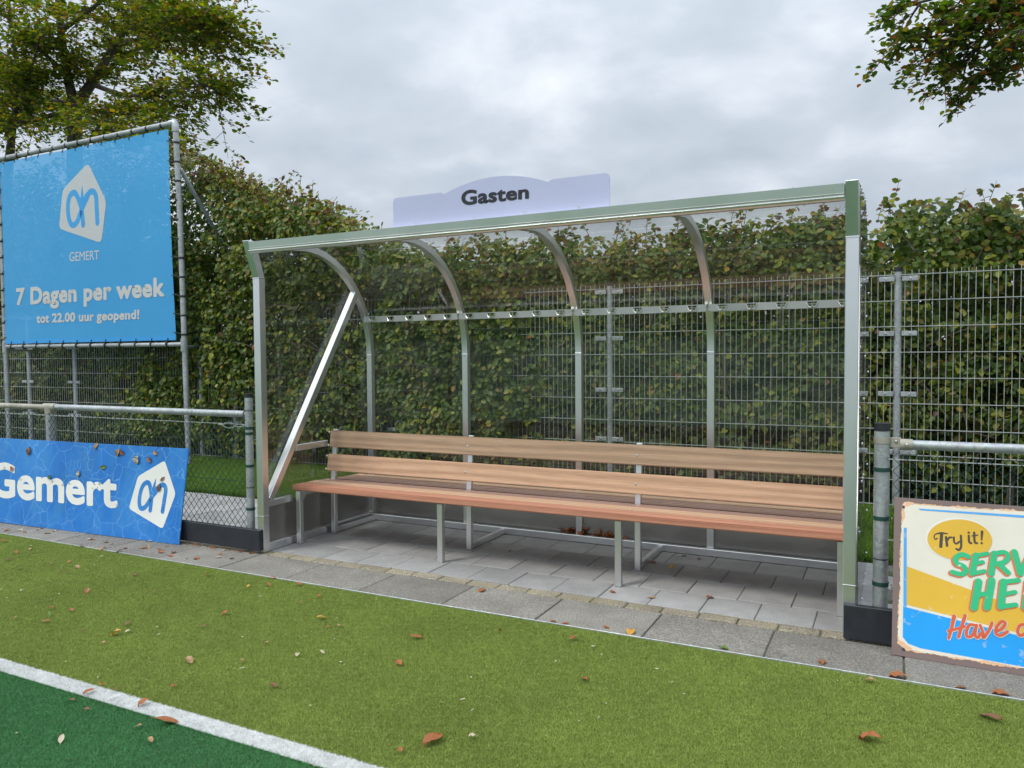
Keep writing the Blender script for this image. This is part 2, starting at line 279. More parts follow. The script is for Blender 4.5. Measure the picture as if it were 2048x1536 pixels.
# ------------------------------------------------------------------ ground
L = 3.983; YE = -.445
def sheet(name, x0, x1, y0, y1, z, mat, kind='structure'):
    o = link(name, MB().add([(x0, y0, z), (x1, y0, z), (x1, y1, z), (x0, y1, z)], [(0, 1, 2, 3)]).mesh(name), mat); o['kind'] = kind; return o
sheet('ground', -900, 900, -900, 900, -.060, 'soil')
sheet('sports_field', -80, 40, -110, YE, -.014, 'turf_dark')
sheet('turf_strip', -60, 30, -2.0, YE, -.009, 'turf_light')
sheet('field_line', -60, 30, -2.088, -2.0, -.005, 'turf_white')
def fibres(name, size, n, hgt, wid, lean, x0, y0, nx, ny, mat, label, cat):
    vs = []; fs = []
    P = RNG.uniform(-size/2, size/2, (n, 2)); A = RNG.uniform(0, 2*np.pi, n); H = hgt*RNG.uniform(.6, 1.15, n); LN = RNG.normal(0, lean, (n, 2))*H[:, None]; Wd = wid*RNG.uniform(.7, 1.3, n)
    ca, sa = np.cos(A)*Wd/2, np.sin(A)*Wd/2
    V = np.zeros((n, 5, 3)); V[:, 0, :2] = P+np.c_[-ca, -sa]; V[:, 1, :2] = P+np.c_[ca, sa]
    V[:, 2, :2] = P+np.c_[ca, sa]*.8+LN*.4; V[:, 3, :2] = P-np.c_[ca, sa]*.8+LN*.4; V[:, 2:4, 2] = (H*.6)[:, None]; V[:, 4, :2] = P+LN; V[:, 4, 2] = H
    i5 = np.arange(n)*5; fs = [(a, a+1, a+2, a+3) for a in i5.tolist()]+[(a+3, a+2, a+4) for a in i5.tolist()]
    me = bpy.data.meshes.new(name); me.from_pydata(V.reshape(-1, 3).tolist(), [], fs); me.materials.append(MATS[mat])
    o = link(name, me, None); o.location = (x0+nx*size/2, y0+ny*size/2, -.006); tag(o, label, cat, kind='stuff')
    g = bpy.data.node_groups.new(name, 'GeometryNodeTree'); g.interface.new_socket('Geometry', in_out='INPUT', socket_type='NodeSocketGeometry'); g.interface.new_socket('Geometry', in_out='OUTPUT', socket_type='NodeSocketGeometry')
    gi = g.nodes.new('NodeGroupInput'); go = g.nodes.new('NodeGroupOutput'); gr = g.nodes.new('GeometryNodeMeshGrid'); ip = g.nodes.new('GeometryNodeInstanceOnPoints')
    gr.inputs['Size X'].default_value = (nx-1)*size; gr.inputs['Size Y'].default_value = (ny-1)*size; gr.inputs['Vertices X'].default_value = nx; gr.inputs['Vertices Y'].default_value = ny
    if ny == 1: gr.inputs['Vertices Y'].default_value = 2; gr.inputs['Size Y'].default_value = 0.0001
    rv = g.nodes.new('FunctionNodeRandomValue'); rv.data_type = 'INT'; rv.inputs['Min'].default_value = 0 if False else rv.inputs['Min'].default_value
    rv.inputs[4].default_value = 0; rv.inputs[5].default_value = 3
    mu = g.nodes.new('ShaderNodeMath'); mu.operation = 'MULTIPLY'; mu.inputs[1].default_value = math.pi/2; cx = g.nodes.new('ShaderNodeCombineXYZ')
    g.links.new(rv.outputs[2], mu.inputs[0]); g.links.new(mu.outputs[0], cx.inputs[2]); g.links.new(gr.outputs['Mesh'], ip.inputs['Points']); g.links.new(gi.outputs[0], ip.inputs['Instance']); g.links.new(cx.outputs[0], ip.inputs['Rotation']); g.links.new(ip.outputs[0], go.inputs[0])
    md = o.modifiers.new('scatter', 'NODES'); md.node_group = g; return o
s_ = 1.555/6
fibres('turf_fibres', s_, 11000, .0075, .0015, .7, -14, -2.0, 82, 6, 'fibre_light', 'light green artificial turf pile between the paving and the white line', 'turf')
fibres('line_fibres', .088, 1500, .0075, .0016, .6, -8, -2.088, 170, 1, 'fibre_white', 'white turf pile of the painted pitch line', 'pitch line')
fibres('pitch_fibres', .26, 11000, .0075, .0015, .7, -7, -2.088-.26*10, 54, 10, 'fibre_dark', 'dark green artificial turf pile of the pitch beyond the white line', 'turf')
o = link('field_edging', MB().box((-60, YE, -.02), (30, YE+.005, .004)).mesh('field_edging', .002), 'galvanised'); o['kind'] = 'structure'

def tile_mesh(sx, sy, h, bev): return MB().box((-sx/2, -sy/2, -h), (sx/2, sy/2, 0)).mesh('tile', bev)
def paving(name, x0, x1, y0, y1): return sheet(name, x0, x1, y0, y1, -.011, 'joint_sand')
pv = paving('pavement_strip', -60, 30, YE+.008, -.022)
tm = tile_mesh(.583, .392, .05, .004)
for i in range(-24, 9):
    x = 1.245+.5905*i+.295; o = place('concrete_slab', tm, 'strip_concrete', pv, (x, -.432+.2, random.uniform(-.002, .002)), Matrix.Rotation(random.uniform(-.003, .003), 3, 'Z').to_quaternion())
pb = paving('edging_row', -60, 30, -.022, .082)
tm = tile_mesh(.199, .096, .05, .006)
for i in range(-62, 26): place('edging_brick', tm, 'edge_brick', pb, (1.86+.2065*i, .030+random.uniform(-.002, .002), random.uniform(-.004, .001)), Matrix.Rotation(random.uniform(-.012, .012), 3, 'Z').to_quaternion())
pf = paving('shelter_floor', -.3, L+.3, .082, 1.60)
tm = tile_mesh(.2915, .2915, .05, .004)
for j in range(5):
    y = .083+.295*j+.147; off = (1.71 if j % 2 == 0 else 1.57)+.1475
    for i in range(-8, 10):
        x = off+.2955*i
        if -.15 < x < L+.2: place('floor_tile', tm, 'floor_concrete', pf, (x, y, random.uniform(-.003, .001)), Matrix.Rotation(random.uniform(-.004, .004), 3, 'Z').to_quaternion())
pl = paving('footpath', -60, -.3, .082, 1.60); tm2 = tile_mesh(.292, .292, .05, .005)
for j in range(5):
    for i in range(27):
        place('paving_tile', tm2, 'path_concrete', pl, (-.46-.2985*i-(.149 if j % 2 else 0), .083+.2985*j+.149, random.uniform(-.003, .002)))
pr = paving('footpath_beside_shelter', L+.3, 30, .082, 1.60)
for j in range(5):
    for i in range(11): place('paving_tile', tm2, 'path_concrete', pr, (L+.46+.2985*i+(.149 if j % 2 else 0), .083+.2985*j+.149, random.uniform(-.003, .002)))
lw = link('lawn', MB().add([(-60, 1.6, -.01), (30, 1.6, -.01), (30, 3.0, .10), (-60, 3.0, .10), (30, 40, .12), (-60, 40, .12)], [(0, 1, 2, 3), (3, 2, 4, 5)]).mesh('lawn'), 'lawn_green'); lw['kind'] = 'structure'
lf = fibres('lawn_grass', .27, 2300, .06, .004, .55, -9.5, 1.6, 59, 5, 'lawn_blade', 'short green lawn in front of the mesh fence behind the shelter', 'grass')
lf.rotation_euler = (math.atan2(.11, 1.4), 0, 0); lf.location.z = .045

# ------------------------------------------------------------------ shelter
SH = thing('team_shelter', (L/2, .6, 0), 'aluminium and clear plastic team shelter with curved roof over the long bench', 'shelter')
PW = .06; ZK = 1.989; YO = -.095; ZT = 2.235
YC, ZC, RA = .50, 1.43, .86
def arc(r, n=18):
    pts = [(YC+r, 0.02), (YC+r, .6), (YC+r, ZC)]
    pts += [(YC+r*math.cos(t), ZC+r*math.sin(t)) for t in np.linspace(0, math.pi/2, n)[1:]]
    d = r-RA; pts += [(.2, ZC+r-.025), (YO+.05, ZT+d)]
    return pts
for k_, x in enumerate((0, L)):
    sgn = 1 if k_ == 0 else -1; xa, xb = sorted((x, x+sgn*PW))
    fp = part('front_post', MB().box((xa, 0, 0), (xb, PW, ZK)), 'aluminium', SH, .003)
    part('post_head', MB().add([(xa, .001, ZK+.001), (xb, .001, ZK+.001), (xb, PW, ZK+.001), (xa, PW, ZK+.001), (xa, YO, ZT+.012), (xb, YO, ZT+.012), (xb, YO+.075, ZT+.012), (xa, YO+.075, ZT+.012)], [(0, 3, 2, 1), (4, 5, 6, 7), (0, 1, 5, 4), (1, 2, 6, 5), (2, 3, 7, 6), (3, 0, 4, 7)]), 'aluminium', SH, .003)
    part('weld_seam', MB().box((xa-.002, -.003, .262), (xb+.002, PW-.01, .268)), 'bolt_steel', SH, .001)
    part('weld_seam', MB().box((xa-.002, -.003, ZK-.003), (xb+.002, PW-.01, ZK+.005)), 'bolt_steel', SH, .001)
beam = [(YO-.002, ZT), (YO+.055, ZT+.004), (YO+.055, ZT-.07)]+[(YO+.022+.028*math.cos(t), ZT-.060+.022*math.sin(t)) for t in np.linspace(-.2, -math.pi+.2, 7)]+[(YO+.004, ZT-.056), (YO-.001, ZT-.048), (YO+.006, ZT-.045)]
part('top_beam', MB().prism_x(beam, PW+.003, L-PW-.003), 'aluminium', SH, 0)
AX = [0.03, L/4, L/2, 3*L/4, L-.03]
for x in AX: part('roof_arch', MB().strip_x(arc(RA-.05), arc(RA), x-.025, x+.025), 'aluminium', SH, .002, 1, True)
for x in AX[:4]: part('arch_joint', MB().box((x-.027, YC+RA-.053, ZC-.012), (x+.027, YC+RA-.045, ZC+.012)), 'bolt_steel', SH, .004)
for a, b in zip(AX[:-1], AX[1:]): part('roof_panel', MB().strip_x(arc(RA+.003), arc(RA+.007), a+(-.03 if a < .1 else .002), b-(.002 if b < L-.1 else -.03)), 'clear_panel', SH, 0, 1, True)
# sides: frame, clear panel, kick panel
prof = [(.03, .03), (.03, ZK), (YO+.06, ZT-.01)]+list(reversed([(y, z) for y, z in arc(RA-.01)][2:]))+[(YC+RA-.01, .03)]
for k_, (xp, x, sd) in enumerate(((-.008, .0295, 1), (L+.004, L-.0295, -1))):
    part('side_panel', MB().prism_x(prof, xp, xp+.004), 'clear_panel', SH)
    part('bottom_rail', MB().box((x-.025, PW+.002, .0), (x+.025, YC+RA-.052, .06)), 'aluminium', SH, .004)
    part('low_rail', MB().box((x-.022, PW+.002, .325), (x+.022, .318, .372)), 'aluminium', SH, .003)
    part('diagonal_brace', MB().bar((x, .085, .375), (x, 1.125, 1.955), .056, .056), 'aluminium', SH, .003)
    part('arm_rail', MB().box((x-.018, .372, .700), (x+.018, .735, .748)), 'aluminium', SH, .003)
    part('kick_panel', MB().box((x-sd*.012-.003, PW+.002, .06), (x-sd*.012+.003, YC+RA-.055, .34)), 'aluminium_sheet', SH)
part('bottom_rail', MB().box((.058, 1.262, .0), (L-.058, 1.305, .052)), 'aluminium', SH, .003)
for a, b in zip(AX[:-1], AX[1:]): part('kick_panel', MB().box((a+.026, 1.338, .03), (b-.026, 1.342, .40)), 'aluminium_sheet', SH)
dome = MB()
nr = 8
dome.v = [(0, 0, .006)]+[(r*math.cos(2*math.pi*j/nr), r*math.sin(2*math.pi*j/nr), h) for r, h in ((.006, .0045), (.009, 0)) for j in range(nr)]
dome.f = [(0, 1+j, 1+(j+1) % nr) for j in range(nr)]+[(1+j, 1+nr+j, 1+nr+(j+1) % nr, 1+(j+1) % nr) for j in range(nr)]
DOME = dome.mesh('bolt', smooth=True); DOME.materials.append(MATS['bolt_steel'])
qx = {1: Matrix.Rotation(math.pi/2, 3, 'Y').to_quaternion(), -1: Matrix.Rotation(-math.pi/2, 3, 'Y').to_quaternion()}
sp = [(.03, z) for z in (.25, .55, .85, 1.15, 1.45, 1.75, 1.98)]+[(YO+.07, ZT-.02), (.2, 2.24), (.55, 2.26)]+[(.085+(1.04)*t, .375+1.58*t) for t in (.08, .2, .35, .5, .65, .8, .95)]+[(1.335, z) for z in (.12, .4, .7, 1.0, 1.3)]+[(1.26, 1.80), (1.05, 2.08), (.80, 2.22)]+[(y, .03) for y in (.3, .6, .9, 1.15)]+[(y, .725) for y in (.42, .55, .68)]
for y, z in sp:
    place('bolt', DOME, None, SH, (L+.008, y, z), qx[1]); place('bolt', DOME, None, SH, (-.008, y, z), qx[-1])
# coat rail: channel with punched openings and a hook tab in each
def coat_rail(xa, xb, n):
    mb = MB(); yb, yf, z0, z1 = 1.270, 1.212, 1.714, 1.764; pit = (xb-xa)/n; ft = .003
    def quad(poly, y): 
        m_ = len(poly); ty = lambda z: y+(z1-z)/(z1-z0)*.003; mb.add([(x, ty(z), z) for x, z in poly]+[(x, ty(z)+ft, z) for x, z in poly], [tuple(range(m_)), tuple(range(2*m_-1, m_-1, -1))]+[(i, (i+1) % m_, m_+(i+1) % m_, m_+i) for i in range(m_)])
    hooks = []
    for i in range(n):
        a = xa+pit*i; b = a+pit; c = (a+b)/2; t, w, h = z1-.006, .037, .018
        quad([(a, z0), (b, z0), (b, z1), (c+w, t), (c+w*.55, z0+.010), (c-w*.55, z0+.010), (c-w, t), (a, z1)], yf); quad([(a, z1), (c-w, t), (c+w, t), (b, z1)], yf); hooks.append(c)
    mb.box((xa, yf+ft+.0005, z1-.003), (xb, yf+.022, z1))
    r = part('coat_rail', mb, 'aluminium_matte', SH)
    for c in hooks:
        hk = MB().tube([(c+.036, yf-.001, z1-.008), (c+.021, yf-.006, z0+.011), (c-.021, yf-.006, z0+.011), (c-.036, yf-.001, z1-.008)], .0032, 6).tube([(c, yf+.012, z0+.010), (c, yf-.010, z0+.012), (c, yf-.016, z0+.034)], [.0065, .007, .0055], 6)
        h_ = link('coat_hook', hk.mesh('coat_hook', smooth=True), 'aluminium', None); h_.parent = r; h_.matrix_parent_inverse = r.matrix_parent_inverse.inverted() @ Matrix.Identity(4) if False else Matrix.Identity(4)
    for x in (xa+.006, xb-.006):
        for z in (z0+.008, z1-.010): place('bolt', DOME, None, SH, (x, yf-.001, z), Matrix.Rotation(math.pi/2, 3, 'X').to_quaternion(), .6)
for a, b in zip(AX[:-1], AX[1:]): coat_rail(a+.006+(.02 if a < .1 else 0), b-.006, 5)

# ------------------------------------------------------------------ bench
BN = thing('bench', (L/2, .7, 0), 'long wooden plank bench on aluminium legs inside the clear shelter', 'bench')
BX0, BX1 = .055, L-.06
planks = [(.300, .438, .452, 'wood_red'), (.448, .586, .449, 'wood_tan'), (.596, .712, .443, 'wood_pink'), (.772, .880, .432, 'wood_pink'), (.889, .997, .428, 'wood_pink'), (1.006, 1.118, .426, 'wood_tan')]
LX = [.10, 1.36, 2.64, L-.085]
DZ = Matrix.Identity(3).to_quaternion()
for y0, y1, z, mt in planks:
    bm_ = MB().box((-(BX1-BX0)/2, -(y1-y0)/2, -.04), ((BX1-BX0)/2, (y1-y0)/2, 0)); o = place('seat_plank', bm_.mesh('seat_plank', .006, 2, True), mt, BN, ((BX0+BX1)/2, (y0+y1)/2, z), Matrix.Rotation(-.02, 3, 'X').to_quaternion())
    for x in LX: place('bolt', DOME, None, BN, (x+.02, (y0+y1)/2, z-.002), DZ, .6)
LEAN = math.atan2(.05, .36)
for yc, zc, mt in ((.704, .577, 'wood_tan'), (.740, .763, 'wood_brown')):
    bm_ = MB().box((-(BX1-BX0-.03)/2, -.014, -.067), ((BX1-BX0-.03)/2, .014, .067)); q = Matrix.Rotation(-LEAN, 3, 'X').to_quaternion()
    place('backrest_plank', bm_.mesh('backrest_plank', .006, 2, True), mt, BN, ((BX0+BX1)/2+.012, yc-.012, zc), q)
    qb = Matrix.Rotation(math.pi/2-LEAN, 3, 'X').to_quaternion()
    for i, x in enumerate(LX):
        for dz in ((-.052, .052) if i in (0, 3) else (.0,)): place('bolt', DOME, None, BN, (x+(-.025 if i == 0 else .02 if i == 3 else 0), yc-.027+dz*math.tan(LEAN), zc+dz), qb, 1.0)
for x in LX:
    part('front_leg', MB().box((x-.02, .316, .0), (x+.02, .356, .408)), 'aluminium', BN, .003)
    part('rear_leg', MB().box((x-.02, .716, .0), (x+.02, .756, .44)), 'aluminium', BN, .003)
    part('back_support', MB().bar((x, .736, .435), (x, .778, .835), .04, .03), 'aluminium', BN, .003)
    part('seat_bearer', MB().bar((x, .357, .388), (x, 1.10, .366), .036, .036), 'aluminium', BN, .003)
    part('foot_bar', MB().box((x-.018, .757, .002), (x+.018, 1.26, .042)), 'aluminium', BN, .003)
    part('gusset', MB().add([(x-.003, .357, .37), (x+.003, .357, .37), (x+.003, .357, .31), (x-.003, .357, .31), (x-.003, .41, .37), (x+.003, .41, .37)], [(0, 1, 2, 3), (0, 4, 5, 1), (0, 3, 4), (1, 5, 2), (3, 2, 5, 4)]), 'aluminium', BN)

# ------------------------------------------------------------------ flat print helpers
def cat_rom(pts, m=6):
    if len(pts) < 3: return [np.array(p, float) for p in pts]
    P = [np.array(p, float) for p in pts]; P = [2*P[0]-P[1]]+P+[2*P[-1]-P[-2]]; out = []
    for i in range(1, len(P)-2):
        for t in np.linspace(0, 1, m, endpoint=False):
            a, b, c, d = P[i-1:i+3]; out.append(.5*((2*b)+(-a+c)*t+(2*a-5*b+4*c-d)*t*t+(-a+3*b-3*c+d)*t**3))
    return out+[P[-2]]
class Plane:                       # a flat face in the place; elements are traced on it and lifted off it by z
    def __init__(s, O, U, Vv, tozoom):
        s.O = np.array(O, float); s.U = np.array(U, float)/np.linalg.norm(U); v = np.array(Vv, float); v -= s.U*np.dot(v, s.U); s.V = v/np.linalg.norm(v); s.n = np.cross(s.U, s.V); s.tz = tozoom
    def px(s, a, b):
        x, y = s.tz(a, b); P = on_plane(x, y, s.O, s.n)-s.O; return np.array([np.dot(P, s.U), np.dot(P, s.V)])
    def w(s, uv, z): return s.O+s.U*uv[0]+s.V*uv[1]+s.n*z
def fill(pl, polys_uv, z, name, mat, parent, dz=.0002):
    mb = MB()
    for i, p in enumerate(polys_uv): mb.add([pl.w(q, z+i*dz) for q in p], [tuple(range(len(p)))])
    me = bpy.data.meshes.new(name); me.from_pydata(mb.v, [], mb.f); bm = bmesh.new(); bm.from_mesh(me)
    bmesh.ops.triangulate(bm, faces=bm.faces, ngon_method='EAR_CLIP'); bm.to_mesh(me); bm.free()
    return link(name, me, mat, parent)
def ribbon_polys(pts, w, cap=True, m=6):
    c = cat_rom(pts, m); n = len(c); ws = np.interp(np.linspace(0, 1, n), np.linspace(0, 1, len(w)), w) if hasattr(w, '__len__') else [w]*n
    Lf, Rt = [], []
    for i in range(n):
        d = c[min(i+1, n-1)]-c[max(i-1, 0)]; d = d/(np.linalg.norm(d)+1e-9); nn = np.array([-d[1], d[0]]); Lf.append(c[i]+nn*ws[i]/2); Rt.append(c[i]-nn*ws[i]/2)
    polys = [[Lf[i], Rt[i], Rt[i+1], Lf[i+1]] for i in range(n-1)]
    if cap:
        for q, wv in ((c[0], ws[0]), (c[-1], ws[-1])): polys.append([q+wv/2*np.array([math.cos(t), math.sin(t)]) for t in np.linspace(0, 2*math.pi, 13)[:-1]])
    return polys
def strokes(pl, lst, z, name, mat, parent, widen=0., shift=(0, 0), cap=True):
    sc = np.linalg.norm(pl.px(10, 0)-pl.px(0, 0))/10 if False else None; polys = []; zs = z
    mb = MB()
    for si, (pts, w) in enumerate(lst):
        P = [pl.px(a+shift[0], b+shift[1]) for a, b in pts]; a0, b0 = pts[0]
        sc = np.linalg.norm(pl.px(a0, b0+10)-pl.px(a0, b0))/10
        ww = [(q+widen)*sc for q in w] if hasattr(w, '__len__') else (w+widen)*sc
        rp = ribbon_polys(P, ww, cap)
        for i, p in enumerate(rp): mb.add([pl.w(q, zs+si*.00010+(i % 2)*.00004+(.00002 if len(p) > 4 else 0)) for q in p], [tuple(range(len(p)))])
    me = bpy.data.meshes.new(name); me.from_pydata(mb.v, [], mb.f); return link(name, me, mat, parent)
def text_mesh(body, bold, shear=0., res=5, space=1.):
    cu = bpy.data.curves.new('t', 'FONT'); cu.body = body; cu.offset = bold; cu.shear = shear; cu.resolution_u = res; cu.size = 1; cu.space_character = space
    o = bpy.data.objects.new('t', cu); COL.objects.link(o); dg = bpy.context.evaluated_depsgraph_get(); me = bpy.data.meshes.new_from_object(o.evaluated_get(dg)); 
    V = np.array([v.co[:2] for v in me.vertices]); F = [tuple(p.vertices) for p in me.polygons]; bpy.data.objects.remove(o); bpy.data.curves.remove(cu); bpy.data.meshes.remove(me)
    return V, F
def text(pl, body, corners, z, name, mat, parent, bold=.02, shear=0., space=1.):
    V, F = text_mesh(body, 0., shear, 4, space); mn, mxx = V.min(0)-bold, V.max(0)+bold; BL, BR, TL, TR = [pl.px(*c) for c in corners]
    def m2(p): u, v = (np.array(p)-mn)/(mxx-mn); return pl.w((1-u)*(1-v)*BL+u*(1-v)*BR+(1-u)*v*TL+u*v*TR, z)
    vs = [tuple(m2(p)) for p in V]; fs = list(F)
    if bold:                                        # embolden: run a band along every contour edge
        cnt = {}
        for f in F:
            for i in range(len(f)): e_ = tuple(sorted((f[i], f[(i+1) % len(f)]))); cnt[e_] = cnt.get(e_, 0)+1
        for i, (e_, q) in enumerate(cnt.items()):
            if q != 1: continue
            p, w_ = V[e_[0]], V[e_[1]]; d = w_-p; ln = np.linalg.norm(d)
            if ln < 1e-6: continue
            d = d/ln; ang = math.atan2(d[1], d[0]); poly = [w_+bold*np.array([math.cos(ang+t), math.sin(ang+t)]) for t in np.linspace(-math.pi/2, math.pi/2, 5)]+[p-bold*np.array([math.cos(ang+t), math.sin(ang+t)]) for t in np.linspace(-math.pi/2, math.pi/2, 5)]
            o_ = len(vs); lift = pl.n*(.0001+.00003*(i % 9)); vs += [tuple(m2(x)+lift) for x in poly]; fs.append(tuple(range(o_, o_+10)))
    me = bpy.data.meshes.new(name); me.from_pydata(vs, [], fs); return link(name, me, mat, parent)
def rounded(poly, r, m=5):
    out = []; n = len(poly); P = [np.array(p, float) for p in poly]
    for i in range(n):
        a, b, c = P[i-1], P[i], P[(i+1) % n]; d1 = (a-b)/np.linalg.norm(a-b); d2 = (c-b)/np.linalg.norm(c-b); p, q = b+d1*r, b+d2*r
        for t in np.linspace(0, 1, m): out.append((1-t)**2*p+2*t*(1-t)*b+t*t*q)
    return out
LOGO_HULL = [(522, 372), (630, 600), (600, 845), (350, 760), (372, 530)]
LOGO = [([(522, 562), (483, 650), (456, 722), (426, 738), (407, 690), (404, 612), (418, 562), (444, 549), (466, 588), (484, 650), (493, 738)], 36), ([(486, 640), (505, 582), (540, 540), (567, 562), (573, 640), (577, 726)], 36), ([(487, 508), (487, 540), (486, 590)], [3, 16, 34])]

# ------------------------------------------------------------------ name plate on the roof
PYP = -.048
NP = thing('name_plate', (2.0, PYP, 2.24), 'lavender white name plate with arched top reading Gasten on the shelter roof', 'sign')
x0, x1, zb, z1 = 1.268, 2.722, 2.242, 2.430
out = [(x0, zb), (x1, zb), (x1, z1-.025), (x1-.007, z1-.007), (x1-.025, z1), (2.372, z1), (2.350, z1-.012)]
cxm, hw, rise = 2.0, .348, .068
RR = (hw*hw+rise*rise)/(2*rise); out += [(cxm+hw*t, z1-.012+rise-RR+math.sqrt(RR*RR-(hw*t)**2)) for t in np.linspace(.985, -.985, 25)]
out += [(1.650, z1-.012), (1.628, z1), (x0+.025, z1), (x0+.007, z1-.007), (x0, z1-.025)]
n = len(out); mb = MB().add([(x, PYP, z) for x, z in out]+[(x, PYP+.008, z) for x, z in out], [tuple(range(n)), tuple(range(2*n-1, n-1, -1))]+[(i, (i+1) % n, n+(i+1) % n, n+i) for i in range(n)])
part('plate', mb, 'sign_lavender', NP)
pl = Plane((0, PYP, 0), (1, 0, 0), (0, 0, 1), lambda a, b: (760+a*.2474, 320+b*.2474))
text(pl, 'Gasten', [(658, 371), (1205, 313), (658, 246), (1205, 198)], .0015, 'lettering', 'print_black', NP, .036, 0, 1.03)
for x in (1.44, 1.86, 2.20, 2.54): place('bolt', DOME, None, NP, (x, PYP-.0005, 2.262), Matrix.Rotation(math.pi/2, 3, 'X').to_quaternion(), .8)
part('bracket', MB().box((1.42, PYP+.009, 2.236), (1.46, PYP+.022, 2.30)), 'aluminium', NP, .002); part('bracket', MB().box((2.52, PYP+.009, 2.236), (2.56, PYP+.022, 2.30)), 'aluminium', NP, .002)

# ------------------------------------------------------------------ banner on tube frame
YB = 2.55
BF = thing('banner_stand', (-3.72, YB, 0), 'tall galvanised tube frame that carries the light blue banner', 'frame')
xr, xl, zt, zbm = -3.72, -7.44, 4.31, 1.60
def shade(o): return o
part('post', MB().tube([(xr+.03, YB, 0), (xr-.03, YB, 3.2), (xr-.075, YB, zt-.02)], .034, 14), 'galvanised', BF, 0, 1, True)
part('post', MB().tube([(xl+.04, YB, 0), (xl, YB, zt-.02)], .034, 14), 'galvanised', BF, 0, 1, True)
part('top_rail', MB().tube([(xl-.03, YB, zt-.01), (xr-.075, YB, zt)], .034, 14), 'galvanised', BF, 0, 1, True)
part('bottom_rail', MB().tube([(xl+.03, YB-.002, zbm+.005), (xr-.02, YB-.002, zbm-.01)], .028, 14), 'galvanised', BF, 0, 1, True)
for x, z in ((xr-.075, zt), (xl, zt-.01)): part('corner_fitting', MB().tube([(x-.09, YB, z-.001), (x-.01, YB, z), (x, YB, z-.015), (x+.003, YB, z-.11)], .043, 14), 'galvanised', BF, 0, 1, True)
for x, z in ((xr-.005, zbm-.01), (xl+.02, zbm+.005)): part('tee_fitting', MB().tube([(x, YB, z-.09), (x, YB, z+.07)], .043, 14), 'galvanised', BF, 0, 1, True)
part('brace', MB().tube([(xr-.03, YB+.03, 3.74), (xr-.09, 5.4, .15)], .026, 12), 'galvanised', BF, 0, 1, True)
part('brace', MB().tube([(xl, YB+.03, 3.74), (xl-.06, 5.4, .15)], .026, 12), 'galvanised', BF, 0, 1, True)
for x, xx in ((xr-.01, -3.96), (xl+.02, -7.62)):
    part('tie_bar', MB().tube([(x, YB, 1.56), (xx, 3.0, 1.56)], .022, 10), 'galvanised', BF, 0, 1, True)
    part('rear_post', MB().tube([(xx, 3.0, .05), (xx, 3.0, 2.12)], .03, 12), 'galvanised', BF, 0, 1, True)
BA = thing('banner', (-5.6, YB-.03, 1.6), 'light blue mesh banner with white house shaped logo and opening hours', 'banner')
mb = MB(); nu, nv = 30, 22; cx0, cx1, cz0, cz1 = -7.37, -3.83, 1.645, 4.235
def cloth(u, v):
    x = cx0+(cx1-cx0)*u; z = cz0+(cz1-cz0)*v
    x += -.05*(v-.0)*u+.02*(1-u)*math.sin(v*math.pi)-.02*u*math.sin(v*math.pi); z += -.012*math.sin(u*math.pi*6)*abs(v-.5)*.6
    return (x, YB-.03+.002*math.sin(u*7+v*3)*math.sin(v*math.pi)*math.sin(u*math.pi), z)
mb.v = [cloth(i/nu, j/nv) for j in range(nv+1) for i in range(nu+1)]; mb.f = [(j*(nu+1)+i, j*(nu+1)+i+1, (j+1)*(nu+1)+i+1, (j+1)*(nu+1)+i) for j in range(nv) for i in range(nu)]
part('cloth', mb, 'banner_blue', BA, 0, 1, True)
pb_ = Plane((0, YB-.03, 0), (1, 0, 0), (0, 0, 1), lambda a, b: (a*.33857, 200+b*.33857))
hull = rounded([pb_.px(*p) for p in LOGO_HULL], .075)
fill(pb_, [hull], .004, 'logo', 'banner_white', BA); strokes(pb_, LOGO, .005, 'logo_letters', 'banner_blue', BA)
text(pb_, 'GEMERT', [(412, 955), (587, 942), (412, 900), (587, 887)], .004, 'lettering', 'banner_white', BA, .006)
text(pb_, '7 Dagen per week', [(97, 1245), (972, 1195), (97, 1112), (972, 1046)], .004, 'lettering', 'banner_white', BA, .04, 0, 1.06)
text(pb_, 'tot 22.00 uur geopend!', [(217, 1335), (825, 1312), (217, 1264), (825, 1237)], .004, 'lettering', 'banner_white', BA, .038, 0, 1.05)
hem = MB().box((cx0+.02, YB-.033, cz0-.002), (cx1-.01, YB-.0315, cz0+.045)); part('hem', hem, 'banner_blue', BA)
tie = MB().tube([(0, 0, -.012), (0, 0, .012)], .039, 12).mesh('tie', smooth=True); tie.materials.append(MATS['black_rubber'])
def add_tie(p, axis, edge, eye):
    q = Vector((0, 0, 1)).rotation_difference(Vector(axis)); o = place('tie', tie, None, BA, p, q, random.uniform(.9, 1.05))
    part('tie_cord', MB().tube([Vector(p)+(Vector(edge)-Vector(p)).normalized()*.03+Vector((0, -.012, 0)), Vector(edge)+Vector((0, -.006, 0)), eye], .005, 5), 'black_rubber', BA)
for i in range(13):
    t = (i+.35)/13; x = cx0+(cx1-cx0-.06)*t; add_tie((x+.04, YB, zt-.006), (1, 0, .05), (x, YB-.03, 4.235), (x-.005, YB-.04, 4.20))
for i in range(12):
    t = (i+.5)/12; x = cx0+(cx1-cx0)*t; add_tie((x-.03, YB, zbm), (1, 0, 0), (x, YB-.03, 1.645), (x+.01, YB-.04, 1.675))
for i in range(11):
    t = (i+.4)/11; z = cz0+(cz1-cz0)*t; add_tie((xr+.005-.07*t, YB, z-.03), (-.02, 0, 1), (cx1-.05*t, YB-.03, z), (cx1-.05*t-.03, YB-.04, z)); add_tie((xl+.02-.01*t, YB, z-.03), (0, 0, 1), (cx0, YB-.03, z), (cx0+.03, YB-.04, z))

